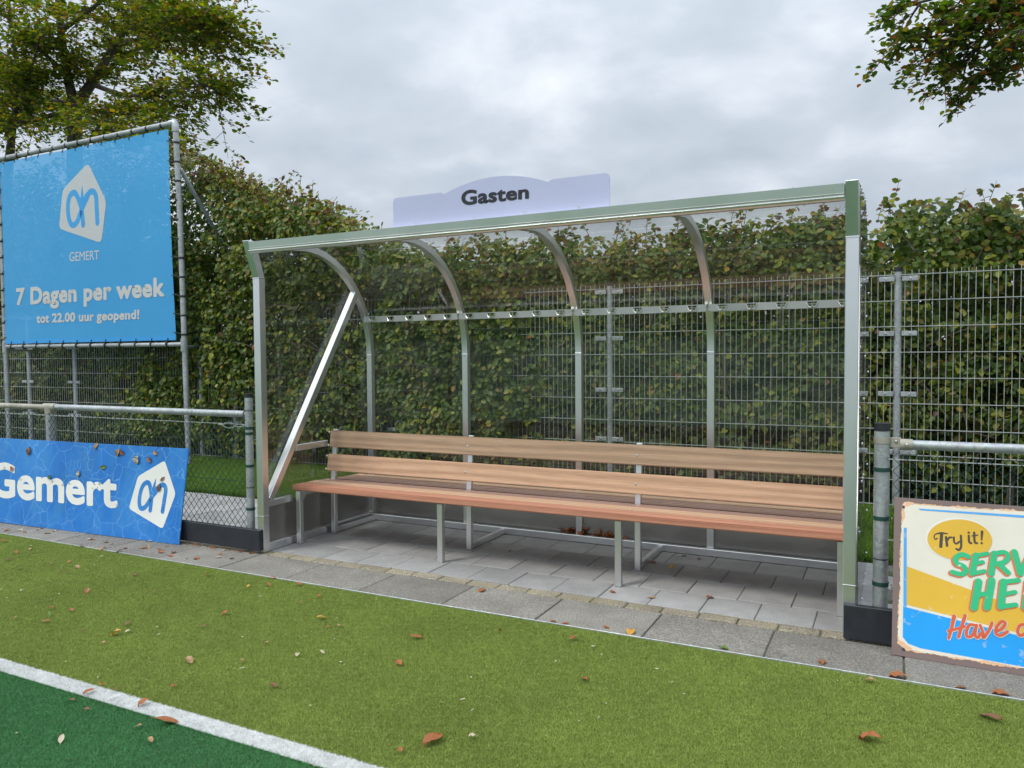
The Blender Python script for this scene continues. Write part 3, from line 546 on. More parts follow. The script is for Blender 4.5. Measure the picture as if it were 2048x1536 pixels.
# ------------------------------------------------------------------ mesh fence
YF = 3.0
MF = thing('mesh_fence', (0, YF, 0), 'tall galvanised double wire mesh fence in front of the hedge', 'fence')
posts = [-12.2, -10.0, -7.61, -6.52, -3.36, -.84, 1.656, 4.163, 6.67]
ZB, ZH = .12, 2.085
for i, x in enumerate(posts):
    part('post', MB().tube([(x, YF, 0), (x, YF, 2.09)], .030 if x > 0 else .034, 14), 'galvanised', MF, 0, 1, True)
    part('post_cap', MB().tube([(x, YF, 2.091), (x, YF, 2.128)], .033 if x > 0 else .037, 14), 'black_rubber', MF, 0, 1, True)
    for z in (2.03, 1.58, 1.08, .6):
        for s in (-1, 1):
            part('clamp', MB().box((x+s*.085-.058, YF-.036, z-.02), (x+s*.085+.058, YF-.030, z+.02)), 'galvanised', MF, .003); place('bolt', DOME, None, MF, (x+s*.09, YF-.0365, z), Matrix.Rotation(math.pi/2, 3, 'X').to_quaternion(), 1.1)
for a, b in zip(posts[:-1], posts[1:]):
    mb = MB(); nx = int(round((b-a)/.05))
    for i in range(nx+1):
        x = a+(b-a)*(i/nx)+.0; 
        if 0 < i < nx: mb.tube([(x, YF-.014, ZB), (x, YF-.014, ZH+.015)], .0028, 5, False)
    for j in range(10):
        z = ZB+.03+j*.2125; 
        for dy in (-.020, -.008): mb.tube([(a+.0, YF+dy, z), (b, YF+dy, z)], .0036, 5, False)
    part('wire_panel', mb, 'galvanised_wire', MF)

# ------------------------------------------------------------------ low rail fences with chain link
def chain(x0, x1, z0, z1, y, parent):
    mb = MB(); p = .058; H = z1-z0
    for fam in (1, -1):
        k0 = int(-H/p)-1
        for k in range(k0, int((x1-x0)/p)+int(H/p)+2):
            xs = x0+k*p; pts = []
            # line x = xs + fam*(z-z0)*0.9
            za, zb_ = z0, z1; xa, xb = xs, xs+fam*H*.9
            def clipz(xl, xh):
                return
            t0, t1 = 0., 1.
            dxv = xb-xa
            lo, hi = (x0-xa)/dxv, (x1-xa)/dxv
            if lo > hi: lo, hi = hi, lo
            t0, t1 = max(0, lo), min(1, hi)
            if t1-t0 < .02: continue
            mb.tube([(xa+dxv*t0, y+fam*.0018, z0+H*t0), (xa+dxv*t1, y+fam*.0018, z0+H*t1)], .0019, 4, False)
    return part('chain_link', mb, 'chain_plastic', parent)
LF = thing('rail_fence', (-2.5, .06, 0), 'low tube rail fence with dark chain link left of the shelter', 'fence')
YR = .075
part('end_post', MB().tube([(-.118, YR-.02, 0), (-.118, YR-.02, 1.125)], .029, 14), 'galvanised', LF, 0, 1, True)
part('post_cap', MB().tube([(-.118, YR-.02, 1.126), (-.118, YR-.02, 1.155)], .031, 14), 'black_rubber', LF, 0, 1, True)
for z in (.30, .62, .86, .90): part('strap', MB().tube([(-.118, YR-.02, z-.010), (-.118, YR-.02, z+.010)], .0315, 14), 'green_strap', LF, 0, 1, True)
for z in (1.03, .46): part('strap', MB().tube([(-.118, YR-.02, z-.003), (-.118, YR-.02, z+.003)], .0312, 14), 'dark_steel', LF, 0, 1, True)
part('top_rail', MB().tube([(-2.46, YR, 1.0), (-.18, YR, 1.0)], .025, 14), 'galvanised', LF, 0, 1, True)
part('top_rail', MB().tube([(-9.5, YR, .995), (-2.44, YR, .995)], .024, 14), 'weathered_rail', LF, 0, 1, True)
part('rail_bracket', MB().tube([(-.185, YR, 1.0), (-.13, YR-.01, 1.0)], .012, 8), 'galvanised', LF, 0, 1, True)
for x in (-2.5, -5.2, -7.9):
    part('post', MB().tube([(x, YR, 0), (x, YR, .955)], .040, 14), 'weathered_rail' if x < -3 else 'galvanised', LF, 0, 1, True)
    part('tee_fitting', MB().tube([(x-.085, YR, .996), (x+.085, YR, .998)], .033, 14).tube([(x, YR, .94), (x, YR, .99)], .044, 14), 'weathered_rail', LF, 0, 1, True)
chain(-9.4, -.14, .07, .965, YR-.032, LF)
for z in (.925, .50, .12): part('tension_wire', MB().tube([(-9.4, YR-.030, z+.02), (-.14, YR-.030, z)], .0022 if z < .9 else .003, 5), 'galvanised_wire' if z > .9 else 'chain_plastic', LF)
lp = [(-.30, .012), (-.245, .02), (-.20, .012), (-.20, -.012), (-.245, -.02), (-.30, -.012), (-.30, .012)]
part('turnbuckle', MB().tube([(x-.06, YR-.032, .915+z) for x, z in lp], .0045, 6).tube([(-.42, YR-.032, .918), (-.36, YR-.032, .916)], .005, 6).tube([(-.26, YR-.032, .915), (-.20, YR-.032, .905), (-.14, YR-.03, .925)], .005, 6), 'bolt_steel', LF, 0, 1, True)
part('kick_board', MB().box((-9.5, -.042, .022), (.058, -.003, .172)), 'black_board', LF, .003)
RF = thing('rail_fence', (5.4, .06, 0), 'low tube rail fence with thick galvanised end post right of the shelter', 'fence')
PX, PY = 4.092, .075
part('end_post', MB().tube([(PX, PY, 0), (PX, PY, 1.035)], .0355, 16), 'galvanised', RF, 0, 1, True)
part('post_cap', MB().tube([(PX, PY, 1.036), (PX, PY, 1.074)], .0372, 16), 'black_rubber', RF, 0, 1, True)
for z in (.845, .603, .275): part('strap', MB().tube([(PX, PY, z-.010), (PX, PY, z+.010)], .0385, 16), 'green_strap', RF, 0, 1, True); place('bolt', DOME, None, RF, (PX+.046, PY-.012, z), qx[1])
for z in (.91, .40): part('strap', MB().tube([(PX, PY, z-.0025), (PX, PY, z+.0025)], .0372, 16), 'galvanised_wire' if z > .5 else 'dark_steel', RF, 0, 1, True)
part('clamp_ring', MB().tube([(PX, PY, .975), (PX, PY, 1.005)], .0385, 16), 'weathered_rail', RF, 0, 1, True)
part('rail_bracket', MB().box((PX+.035, PY-.004, .955), (PX+.085, PY+.004, 1.005)), 'weathered_rail', RF, .002)
part('rail_sleeve', MB().tube([(PX+.08, PY, .972), (PX+.135, PY, .972)], .0275, 14), 'weathered_rail', RF, 0, 1, True)
place('bolt', DOME, None, RF, (PX+.108, PY-.028, .972), Matrix.Rotation(math.pi/2, 3, 'X').to_quaternion()); place('bolt', DOME, None, RF, (PX+.062, PY-.005, .985), Matrix.Rotation(math.pi/2, 3, 'X').to_quaternion())
part('top_rail', MB().tube([(PX+.11, PY, .972), (7.5, PY, .972)], .023, 14), 'galvanised', RF, 0, 1, True)
part('post', MB().tube([(6.6, PY, 0), (6.6, PY, .95)], .036, 14), 'galvanised', RF, 0, 1, True)
chain(PX+.05, 7.4, .07, .93, PY-.03, RF)
for z in (.90, .50): part('tension_wire', MB().tube([(PX+.03, PY-.028, z), (7.4, PY-.028, z)], .0028, 5), 'galvanised_wire', RF)
part('kick_board', MB().box((L-.052, -.042, .008), (7.5, -.004, .178)), 'black_board', RF, .003)

# ------------------------------------------------------------------ leaning blue board
O = np.array([-.708, -.100, .002]); D = np.array([-1., -.050, 0]); D /= np.linalg.norm(D); top = np.array([-.735, YR-.06, .722]); V_ = top-O; U_ = -D
BB = thing('advertising_board', tuple(O), 'cracked blue advertising board reading Gemert leaning on the low fence', 'board')
plb = Plane(O, U_, V_, lambda a, b: (a*.29304, 680+b*.29304)); hgt = float(np.dot(V_, plb.V)); wid = 3.0
mb = MB(); c = [plb.w((u, v), z) for z in (0, -.010) for u, v in ((-wid, 0), (0, 0), (0, hgt), (-wid, hgt))]
mb.add(c, [(0, 1, 2, 3), (7, 6, 5, 4), (0, 4, 5, 1), (1, 5, 6, 2), (2, 6, 7, 3), (3, 7, 4, 0)]); part('panel', mb, 'board_blue', BB, .0015)
text(plb, 'Gemert', [(-66, 1072), (803, 1152), (-66, 826), (803, 905)], .0012, 'lettering', 'print_white', BB, .03)
A1 = np.array([(522, 372, 1), (600, 845, 1), (350, 760, 1)], float); B1 = np.array([(1125, 828), (1110, 1285), (883, 1150)], float); MA = np.linalg.solve(A1, B1)
tx = lambda p: tuple(np.array([p[0], p[1], 1.]) @ MA)
HB = [(1125, 822), (1200, 1050), (1110, 1290), (880, 1150), (943, 930)]
fill(plb, [rounded([plb.px(*p) for p in HB], .028)], .0012, 'logo', 'print_white', BB); strokes(plb, [([tx(p) for p in pts], [q*.93 for q in w] if hasattr(w, '__len__') else w*.93) for pts, w in LOGO], .0022, 'logo_letters', 'board_blue', BB)

# ------------------------------------------------------------------ leaning painted sign
O2 = np.array([4.145, -.150, .002]); U2 = np.array([1., -.03, 0]); TP = on_plane(1785.7, 994, (0, .018, 0), np.array([0, 1., 0]))
SG = thing('painted_sign', tuple(O2), 'worn cream yellow and blue painted sign leaning on the right fence', 'sign')
pls = Plane(O2, U2, TP-O2, lambda a, b: (1780+a*.2604, 980+b*.2604))
hg = float(np.dot(TP-O2, pls.V)); sw = 1.05
mb = MB(); c = [pls.w((u, v), z) for z in (0, -.008) for u, v in ((0, 0), (sw, 0), (sw, hg), (0, hg))]
mb.add(c, [(0, 1, 2, 3), (7, 6, 5, 4), (0, 4, 5, 1), (1, 5, 6, 2), (2, 6, 7, 3), (3, 7, 4, 0)]); part('panel', mb, 's_brown', SG, .0012)
def ragged(poly, amp, step=.006, seed=0):
    r = np.random.default_rng(seed); out = []
    for i in range(len(poly)):
        a, b = np.array(poly[i]), np.array(poly[(i+1) % len(poly)]); d = b-a; Ln = np.linalg.norm(d); nn = np.array([-d[1], d[0]])/Ln; m_ = max(2, int(Ln/step)); val = 0
        for j in range(m_):
            val = .72*val+r.normal(0, .6); out.append(a+d*j/m_+nn*amp*np.clip(val, -1.8, 1.8)*(0 if j == 0 else 1))
    return out
mg, mt_, mbt = .022, .020, .028
outer = [(mg, mbt+.03), (mg+.05, mbt), (sw-.06, mbt), (sw-mg, mbt+.03), (sw-mg, hg-.05), (sw-.05, hg-mt_), (mg+.02, hg-mt_), (mg+.012, hg-.05)]
fill(pls, [ragged(outer, .0035, .006, 3)], .0010, 'worn_paint', 's_peach', SG)
i2 = .007
inner = [(mg+i2, mbt+.05), (mg+.07, mbt+i2), (sw-.08, mbt+i2), (sw-mg-i2, mbt+.05), (sw-mg-i2, hg-.08), (sw-.08, hg-mt_-i2), (mg+.075, hg-mt_-i2), (mg+.02, hg-.045), (mg+.026, hg-.09), (mg+.010, hg-.12)]
fill(pls, [ragged(inner, .0026, .006, 5)], .0016, 'paint_ground', 's_cream', SG)
F_ = lambda pts: [pls.px(*p) for p in pts]
uR = sw-.05
def ext(p, q):                          # extend an edge (in sign coordinates) to the right margin
    p, q = pls.px(*p), pls.px(*q); t = (uR-p[0])/(q[0]-p[0]); return p+(q-p)*t
fill(pls, [[pls.px(128, 585), pls.px(128, 880), ext((128, 880), (1029, 1107)), ext((128, 585), (615, 765))]], .0022, 'yellow_band', 's_yellow', SG)
bl_ = [pls.px(124, 900), pls.px(101, 893), pls.px(98, 1130), pls.px(140, 1180), pls.px(235, 1215)]
fill(pls, [[*bl_, ext((235, 1222), (1029, 1362)), ext((124, 900), (1029, 1128))]], .0022, 'blue_field', 's_blue', SG)
fill(pls, [F_([(106, 290), (128, 290), (128, 897), (103, 890)])], .0026, 'blue_border', 's_skyblue', SG)
fill(pls, [[pls.px(215, 142), pls.px(235, 155), ext((235, 155), (1029, 214)), ext((215, 142), (1029, 195))]], .0026, 'blue_border', 's_skyblue', SG)
el = lambda cx_, cy_, rx, ry, rot: [pls.px(cx_+rx*math.cos(t)*math.cos(rot)-ry*math.sin(t)*math.sin(rot), cy_+rx*math.cos(t)*math.sin(rot)+ry*math.sin(t)*math.cos(rot)) for t in np.linspace(0, 2*math.pi, 49)[:-1]]
fill(pls, [el(528, 376, 257, 163, .05)], .0028, 'oval_rim', 's_white', SG); fill(pls, [el(535, 382, 249, 156, .05)], .0034, 'oval', 's_yellow', SG)
TRY = [([(396, 340), (393, 390), (390, 434)], 22), ([(442, 336), (396, 331), (352, 338), (339, 358), (346, 378), (362, 372)], [8, 16, 8, 8, 9, 10]), ([(430, 362), (434, 395), (438, 428)], 17), ([(440, 386), (456, 364), (474, 364)], 13), ([(490, 362), (492, 396), (508, 412), (534, 396)], 13), ([(544, 350), (546, 430), (530, 460), (510, 452)], 15), ([(604, 350), (608, 398), (624, 408)], 15), ([(603, 326), (605, 328)], 15), ([(646, 326), (650, 398), (668, 408)], 15), ([(630, 352), (672, 346)], 9), ([(706, 320), (703, 384)], [18, 9]), ([(703, 407), (704, 408)], 15)]
strokes(pls, TRY, .0040, 'lettering', 's_dark', SG)
SERV = [([(602, 512), (550, 494), (505, 522), (512, 562), (562, 584), (584, 618), (548, 646), (478, 630)], 36), ([(660, 500), (630, 640)], 42), ([(665, 502), (748, 488)], 30), ([(650, 566), (712, 552)], 28), ([(640, 640), (724, 622)], 30), ([(800, 486), (776, 640)], 42), ([(800, 488), (876, 478), (908, 510), (876, 552), (800, 568)], 34), ([(840, 572), (905, 634)], 38), ([(955, 474), (1000, 640)], 42), ([(1000, 640), (1090, 462)], 36),
        ([(680, 702), (645, 902)], 50), ([(780, 692), (745, 900)], 50), ([(660, 812), (762, 788)], 34), ([(872, 702), (850, 895)], 48), ([(874, 706), (985, 692)], 34), ([(862, 802), (960, 782)], 30), ([(855, 895), (965, 880)], 34), ([(1062, 706), (1040, 900)], 48), ([(1062, 708), (1150, 696), (1186, 740), (1150, 786), (1062, 802)], 34), ([(1110, 806), (1190, 895)], 40)]
for part_ in (SERV[:10], SERV[10:]): strokes(pls, part_, .0040, 'lettering_shadow', 's_orange', SG, 2, (-13, 9)); strokes(pls, part_, .0055, 'lettering', 's_green', SG, 0)
HAVE = [([(492, 968), (472, 1060), (450, 1138)], [24, 18, 16]), ([(576, 962), (546, 1060), (526, 1128)], [20, 18, 18]), ([(447, 1082), (515, 1064), (572, 1046)], 16), ([(655, 1038), (612, 1034), (588, 1080), (592, 1124), (628, 1118), (656, 1062)], 17), ([(664, 1036), (652, 1108), (672, 1132), (696, 1100)], 17), ([(692, 1038), (712, 1090), (718, 1134), (762, 1070), (784, 1018)], 17), ([(814, 1086), (862, 1062), (884, 1022), (856, 1008), (816, 1056), (814, 1102), (850, 1116), (902, 1086)], 17), ([(1060, 1032), (1002, 1036), (980, 1080), (996, 1116), (1040, 1096), (1064, 1038)], 18), ([(1072, 1030), (1060, 1100), (1086, 1112)], 18)]
for part_ in (HAVE[:7], HAVE[7:]): strokes(pls, part_, .0040, 'lettering_rim', 's_cream', SG, 12, (2, 3)); strokes(pls, part_, .0055, 'lettering', 's_red', SG, 4)
for a, b in ((103, 130), (103, 1222)):
    p = pls.px(a, b); sc = MB().tube([pls.w(p, .0005), pls.w(p, .005)], .0065, 10); w_ = part('screw', sc, 'dark_steel', SG, .001)

# ------------------------------------------------------------------ foliage
def vnoise(P, s, seed=0):
    P = np.asarray(P)*s+seed*17.3; i = np.floor(P).astype(np.int64); f = P-i; f = f*f*(3-2*f); out = 0
    for a in (0, 1):
        for b in (0, 1):
            for c in (0, 1):
                h = ((i[:, 0]+a)*374761393+(i[:, 1]+b)*668265263+(i[:, 2]+c)*1274126177+seed*974634) & 0xffffffff; h = ((h ^ (h >> 13))*1274126177) & 0xffffffff; h = (h ^ (h >> 16)) & 0xffff
                out = out+h/65535.*(f[:, 0] if a else 1-f[:, 0])*(f[:, 1] if b else 1-f[:, 1])*(f[:, 2] if c else 1-f[:, 2])
    return out
def unit(v): return v/(np.linalg.norm(v, axis=1, keepdims=True)+1e-9)
def leaf_frames(nrm, tip):
    n = unit(nrm); t = unit(tip-n*np.sum(tip*n, 1, keepdims=True)); return n, t, np.cross(n, t)
LV = np.array([(0, 0, 0), (-.34, .30, .09), (-.31, .68, .07), (0, 1.0, -.06), (.31, .68, .07), (.34, .30, .09)])
def leaf_cloud(name, pos, nrm, tip, size, col, parent, wide=1., label=None):
    n, t, s = leaf_frames(nrm, tip); m_ = len(pos); V = pos[:, None, :]+size[:, None, None]*(LV[None, :, 0:1]*wide*s[:, None, :]+LV[None, :, 1:2]*t[:, None, :]+LV[None, :, 2:3]*n[:, None, :])
    me = bpy.data.meshes.new(name); nv = m_*6; me.vertices.add(nv); me.vertices.foreach_set('co', V.reshape(-1).astype(np.float32)); base = (np.arange(m_)*6)[:, None]
    idx = (base+np.array([0, 3, 2, 1, 0, 5, 4, 3])[None]).reshape(-1); me.loops.add(len(idx)); me.loops.foreach_set('vertex_index', idx.astype(np.int32)); me.polygons.add(m_*2); me.polygons.foreach_set('loop_start', np.arange(0, m_*8, 4).astype(np.int32))
    me.update(calc_edges=True); me.validate(); at = me.attributes.new('col', 'FLOAT_COLOR', 'POINT'); at.data.foreach_set('color', np.repeat(np.c_[col, np.ones(m_)], 6, 0).reshape(-1).astype(np.float32)); me.materials.append(MATS['leaf'])
    o = link(name, me, None, parent); o['kind'] = 'stuff'; return o
PAL = {kx: np.array(v) for kx, v in LEAFCOL.items()}
def palette(n, w, bright):
    ks = list(w); p = np.array([w[q] for q in ks]); ch = RNG.choice(len(ks), n, p=p/p.sum()); c = np.array([PAL[q] for q in ks])[ch]; return c*RNG.uniform(.75, 1.25, (n, 1))*bright[:, None], np.array(ks)[ch]
SOLO = {}
for n_ in LEAFCOL:
    mb = MB(); mb.v = [tuple(v) for v in LV]; mb.f = [(0, 3, 2, 1), (0, 5, 4, 3)]; me = bpy.data.meshes.new('leaf_'+n_); me.from_pydata(mb.v, [], mb.f); me.materials.append(MATS['leaf_'+n_]); SOLO[n_] = me
def solo_leaves(pos, nrm, tip, size, kinds, parent):
    n, t, s = leaf_frames(nrm, tip)
    for i in range(len(pos)):
        M = Matrix((s[i], t[i], n[i])).transposed(); place('leaf', SOLO[kinds[i]], None, parent, tuple(pos[i]), M.to_quaternion(), float(size[i]))
def project(P):
    d = P-CAM; w = d @ CF; return np.c_[1024+FPX*(d @ CR)/w, 768-FPX*(d @ CU)/w], w

# hedge along the mesh fence
HX = [-30, -9, -6.5, -4.54, -4.06, -3.6, -2.92, -2.27, -1.8, -1.47, -.87, -.07, .9, 1.7, 2.3, 2.9, 3.35, 3.73, 4.36, 4.9, 5.1, 6, 12]
HZ = [4.5, 4.5, 4.5, 4.25, 3.95, 3.95, 3.48, 3.42, 3.12, 2.93, 2.64, 2.64, 2.66, 2.70, 2.66, 2.66, 2.72, 2.72, 2.68, 2.74, 2.80, 2.9, 2.9]
def htop(x, y): return np.interp(x, HX, HZ)
def yfront(x): return np.interp(x, [-30, -6.4, -5.9, -5.2, -4.6, .1, .8, 1.5, 30], [3.10, 3.08, 2.92, 2.82, 2.66, 2.64, 2.84, 3.10, 3.10])
def hedge_cloud(x0, x1, n):
    x = RNG.uniform(x0, x1, n); z0 = RNG.uniform(0, 1, n)**.9; top = htop(x, 0)
    z = .16+(top-.16)*z0+0.
    dep = RNG.exponential(.16, n)*1.0; core = RNG.random(n) < .42; dep = np.where(core, RNG.uniform(.1, 1.3, n), dep); dep = np.minimum(dep, 1.35)
    q = np.c_[x, np.zeros(n), z]; bulge = (vnoise(q, 1.3, 1)-.5)*.30+(vnoise(q, 3.6, 2)-.5)*.22
    th = np.where(x < -4.6, 1.5, .35); tb = np.clip((z-(top-th))/th, 0, 1); y = yfront(x)+.10+dep-bulge+tb**2*.22
    P = np.c_[x, y, z+(vnoise(np.c_[x, y, 0*x], 2.1, 3)-.5)*.30*tb]
    dn = vnoise(P, 5.5, 4)*.6+vnoise(P, 2.3, 5)*.4; low = np.clip((z-.15)/.45, .25, 1); keep = ((dn > .41+.10*(1-low)) | (dep > .35)) & (RNG.random(n) < np.where(dep > .35, 1, low))
    # thinner, ragged top
    keep &= ~((tb > .5) & (RNG.random(n) < (tb-.5)*1.1))
    return P[keep], dep[keep], tb[keep]
def hedge_leaves(P, dep, tb):
    n = len(P); nrm = np.c_[RNG.normal(0, .55, n), -1+RNG.normal(0, .4, n), .55+RNG.normal(0, .5, n)]; nrm[tb > .6, 2] += .5
    tip = np.c_[RNG.normal(0, .7, n), RNG.normal(-.2, .4, n), -.8+RNG.normal(0, .6, n)+tb*.7]
    sz = RNG.uniform(.042, .082, n); pat = vnoise(P, .9, 8)
    c, kd = palette(n, {'green': 5.5, 'deep': 3.6, 'lime': 2.3, 'olive': .8, 'yellow': .12, 'rust': .05, 'brown': .12}, np.ones(n))
    c2, kd2 = palette(n, {'olive': 4.5, 'brown': 1.5, 'rust': .35, 'green': 4, 'lime': 1.6, 'yellow': .25}, np.ones(n))
    sw_ = RNG.random(n) < np.clip(tb*.8+(pat-.58)*.8, 0, 1); c = np.where(sw_[:, None], c2, c); kd = np.where(sw_, kd2, kd)
    return nrm, tip, sz, c, kd
def shoots(xs, zs, ys, nl, hmax, sz0):
    P, T, B = [], [], []
    stems = MB()
    for x, y, z in zip(xs, ys, zs):
        h = RNG.uniform(.25, 1.)*hmax; d = np.array([RNG.normal(0, .35), RNG.normal(-.05, .2), 1.]); d /= np.linalg.norm(d); b = np.array([x, y, z-.1]); bend = np.array([RNG.normal(0, .25), RNG.normal(0, .2), -.15])
        pts = [b+d*h*t+bend*h*t*t for t in np.linspace(0, 1.05, 5)]; stems.tube(pts, [.004, .0035, .003, .002, .0012], 4, False)
        for j in range(nl):
            t = RNG.uniform(.15, 1.); q = b+d*h*t+bend*h*t*t; s = 1 if j % 2 else -1; P.append(q); T.append((s*RNG.uniform(.4, 1), RNG.normal(0, .5), RNG.uniform(-.3, .7)))
    return np.array(P), np.array(T), stems
HD = thing('hedge', (1.0, 3.5, 0), 'dense green hedge turning autumn brown behind the mesh fence and shelter', 'hedge')
P, dep, tb = hedge_cloud(-11.5, 7.6, 235000)
nb = 80000; xb_ = RNG.uniform(-11.5, 7.6, nb); zb_ = .15+(htop(xb_, 0)-np.where(xb_ < -4.6, 1.5, .3))*RNG.random(nb); P = np.r_[P, np.c_[xb_, yfront(xb_)+RNG.uniform(.9, 1.5, nb), zb_]]; dep = np.r_[dep, np.full(nb, 1.)]; tb = np.r_[tb, np.zeros(nb)]   # the far side of the hedge
nrm, tip, sz, c, kd = hedge_leaves(P, dep, tb)
xs = np.r_[RNG.uniform(-5.2, 7, 230), RNG.uniform(-5.0, -1.6, 130)]; zs = htop(xs, 0)+RNG.normal(-.03, .07, 360); ys = yfront(xs)+RNG.uniform(.2, .6, 360)
Ps, Ts, stm = shoots(xs, zs, ys, 7, .28, .05); ns = len(Ps); part('shoots', stm, 'twig', HD)['kind'] = 'stuff'
cs, ks_ = palette(ns, {'olive': 3, 'brown': 2, 'rust': .8, 'green': 3, 'lime': 2, 'yellow': .5}, np.ones(ns))
P = np.r_[P, Ps]; nrm = np.r_[nrm, RNG.normal(0, .6, (ns, 3))+np.array([0, -.5, .7])]; tip = np.r_[tip, Ts]; sz = np.r_[sz, RNG.uniform(.035, .07, ns)]; c = np.r_[c, cs]; kd = np.r_[kd, ks_]; dep = np.r_[dep, np.zeros(ns)]
uv, w = project(P); vis = (uv[:, 0] > 1730) & (uv[:, 0] < 2040) & (uv[:, 1] > 380) & (uv[:, 1] < 990) & (dep < .07); cand = np.where(vis)[0]; pick = cand[np.argsort(-(sz[cand]/w[cand]))][:300]
mask = np.ones(len(P), bool); mask[pick] = False
solo_leaves(P[pick], nrm[pick], tip[pick], sz[pick], kd[pick], HD)
leaf_cloud('foliage', P[mask], nrm[mask], tip[mask], sz[mask], c[mask], HD)
st = MB(); vn = MB()
for i in range(46):
    x = -6+13*(i+random.random())/46; y = 3.45+random.uniform(-.15, .3); pts = [(x+random.uniform(-.05, .05)*j, y+random.uniform(-.04, .04)*j, .0+.55*j) for j in range(5)]; part('stem', MB().tube(pts, [.034, .028, .022, .015, .008], 7, False), 'bark', HD, 0, 1, True)
for i in range(150):
    x = random.uniform(-3, 5.5); z = random.uniform(.5, 2.2); y = float(yfront(x))+random.uniform(.02, .2); a = random.uniform(-1.4, 1.4); ln = random.uniform(.25, .8); cv = random.uniform(-.3, .3)
    vn.tube([(x+math.sin(a)*ln*t+cv*t*t*.5, y+random.uniform(-.02, .02), z+math.cos(a)*ln*t-.2*t*t) for t in (0, .25, .5, .75, 1)], [.006, .005, .004, .003, .002], 4, False)
part('climbing_twigs', vn, 'twig', HD)['kind'] = 'stuff'

# ------------------------------------------------------------------ trees
def grow(mb, pts, r0, r1, n=7):
    c = cat_rom(pts, 4); mb.tube(c, list(np.linspace(r0, r1, len(c))), n, False); return c
def tree(name, base, limbs, label, nspray, leafsz, w, spray_len, droop, solo=0, dens=16, group=None):
    T = thing(name, base, label, 'tree', group); tr = MB(); skel = []
    for i, (pts, r0, r1) in enumerate(limbs):
        b_ = MB(); c = grow(b_, pts, r0, r1, 9); part('trunk' if i == 0 else 'limb', b_, 'bark', T, 0, 1, True)
        if i > 0: skel.append((np.array(c), r0))
    tw = MB(); LP, LN, LT = [], [], []
    wts = np.array([np.linalg.norm(np.diff(s, axis=0), axis=1).sum() for s, _ in skel]); wts /= wts.sum()
    for i in range(nspray):
        s, r0 = skel[RNG.choice(len(skel), p=wts)]; t = RNG.uniform(.12, 1)*(len(s)-1); j = min(int(t), len(s)-2); p = s[j]+(s[j+1]-s[j])*(t-j); ax = s[j+1]-s[j]; ax = ax/np.linalg.norm(ax)
        d = RNG.normal(0, 1, 3); d[2] = d[2]*.45; d = d/np.linalg.norm(d)+ax*.7; d /= np.linalg.norm(d); ln = spray_len*RNG.uniform(.45, 1.2); side = np.cross(d, (0, 0, 1)); side /= np.linalg.norm(side)+1e-6
        ps = [p+d*ln*q+np.array([0, 0, -droop*ln*q*q]) for q in np.linspace(0, 1, 5)]; tw.tube(ps, [.012, .009, .006, .004, .002], 4, False)
        for sb in range(4):
            q = .25+.2*sb; o_ = p+d*ln*q+np.array([0, 0, -droop*ln*q*q]); sd = side*(1 if sb % 2 else -1)*RNG.uniform(.6, 1)+d*.7; sd /= np.linalg.norm(sd); l2 = ln*(.6-.08*sb)
            tw.tube([o_, o_+sd*l2*.5, o_+sd*l2+np.array([0, 0, -droop*l2*.5])], [.005, .0035, .0015], 3, False)
            for g in range(dens//4):
                tt = RNG.uniform(.15, 1.05); qq = o_+sd*l2*tt+np.array([0, 0, -droop*l2*.5*tt*tt])+RNG.normal(0, .025, 3); LP.append(qq); LN.append((RNG.normal(0, .45), RNG.normal(0, .45), 1)); LT.append(sd+RNG.normal(0, .6, 3)+np.array([0, 0, -.35]))
        for g in range(dens//4):
            tt = RNG.uniform(.3, 1.05); LP.append(p+d*ln*tt+np.array([0, 0, -droop*ln*tt*tt])+RNG.normal(0, .025, 3)); LN.append((RNG.normal(0, .45), RNG.normal(0, .45), 1)); LT.append(d+RNG.normal(0, .6, 3)+np.array([0, 0, -.35]))
    part('twigs', tw, 'twig', T)['kind'] = 'stuff'
    P, nrm, tip = np.array(LP), np.array(LN), np.array(LT); n = len(P); sz = leafsz*RNG.uniform(.7, 1.25, n); c, kd = palette(n, w, np.ones(n)); cl = vnoise(P, .9, 21); c *= (.95+.6*cl)[:, None]
    mask = np.ones(n, bool)
    if solo:
        uv, ww = project(P); v = (uv[:, 0] < 2060) & (uv[:, 0] > -10) & (uv[:, 1] > -10) & (ww > 0); cand = np.where(v)[0]; pick = cand[np.argsort(-(sz[cand]/ww[cand]))][:solo]; mask[pick] = False; solo_leaves(P[pick], nrm[pick], tip[pick], sz[pick], kd[pick], T)
    leaf_cloud('crown', P[mask], nrm[mask], tip[mask], sz[mask], c[mask], T, .95); return T
YT = 5.6
TP_ = lambda x, y, dy=0.: tuple(at_y(x, y, YT+dy))
fk = np.array(TP_(150, 212)); b0 = (fk[0]-.35, YT, 0.)
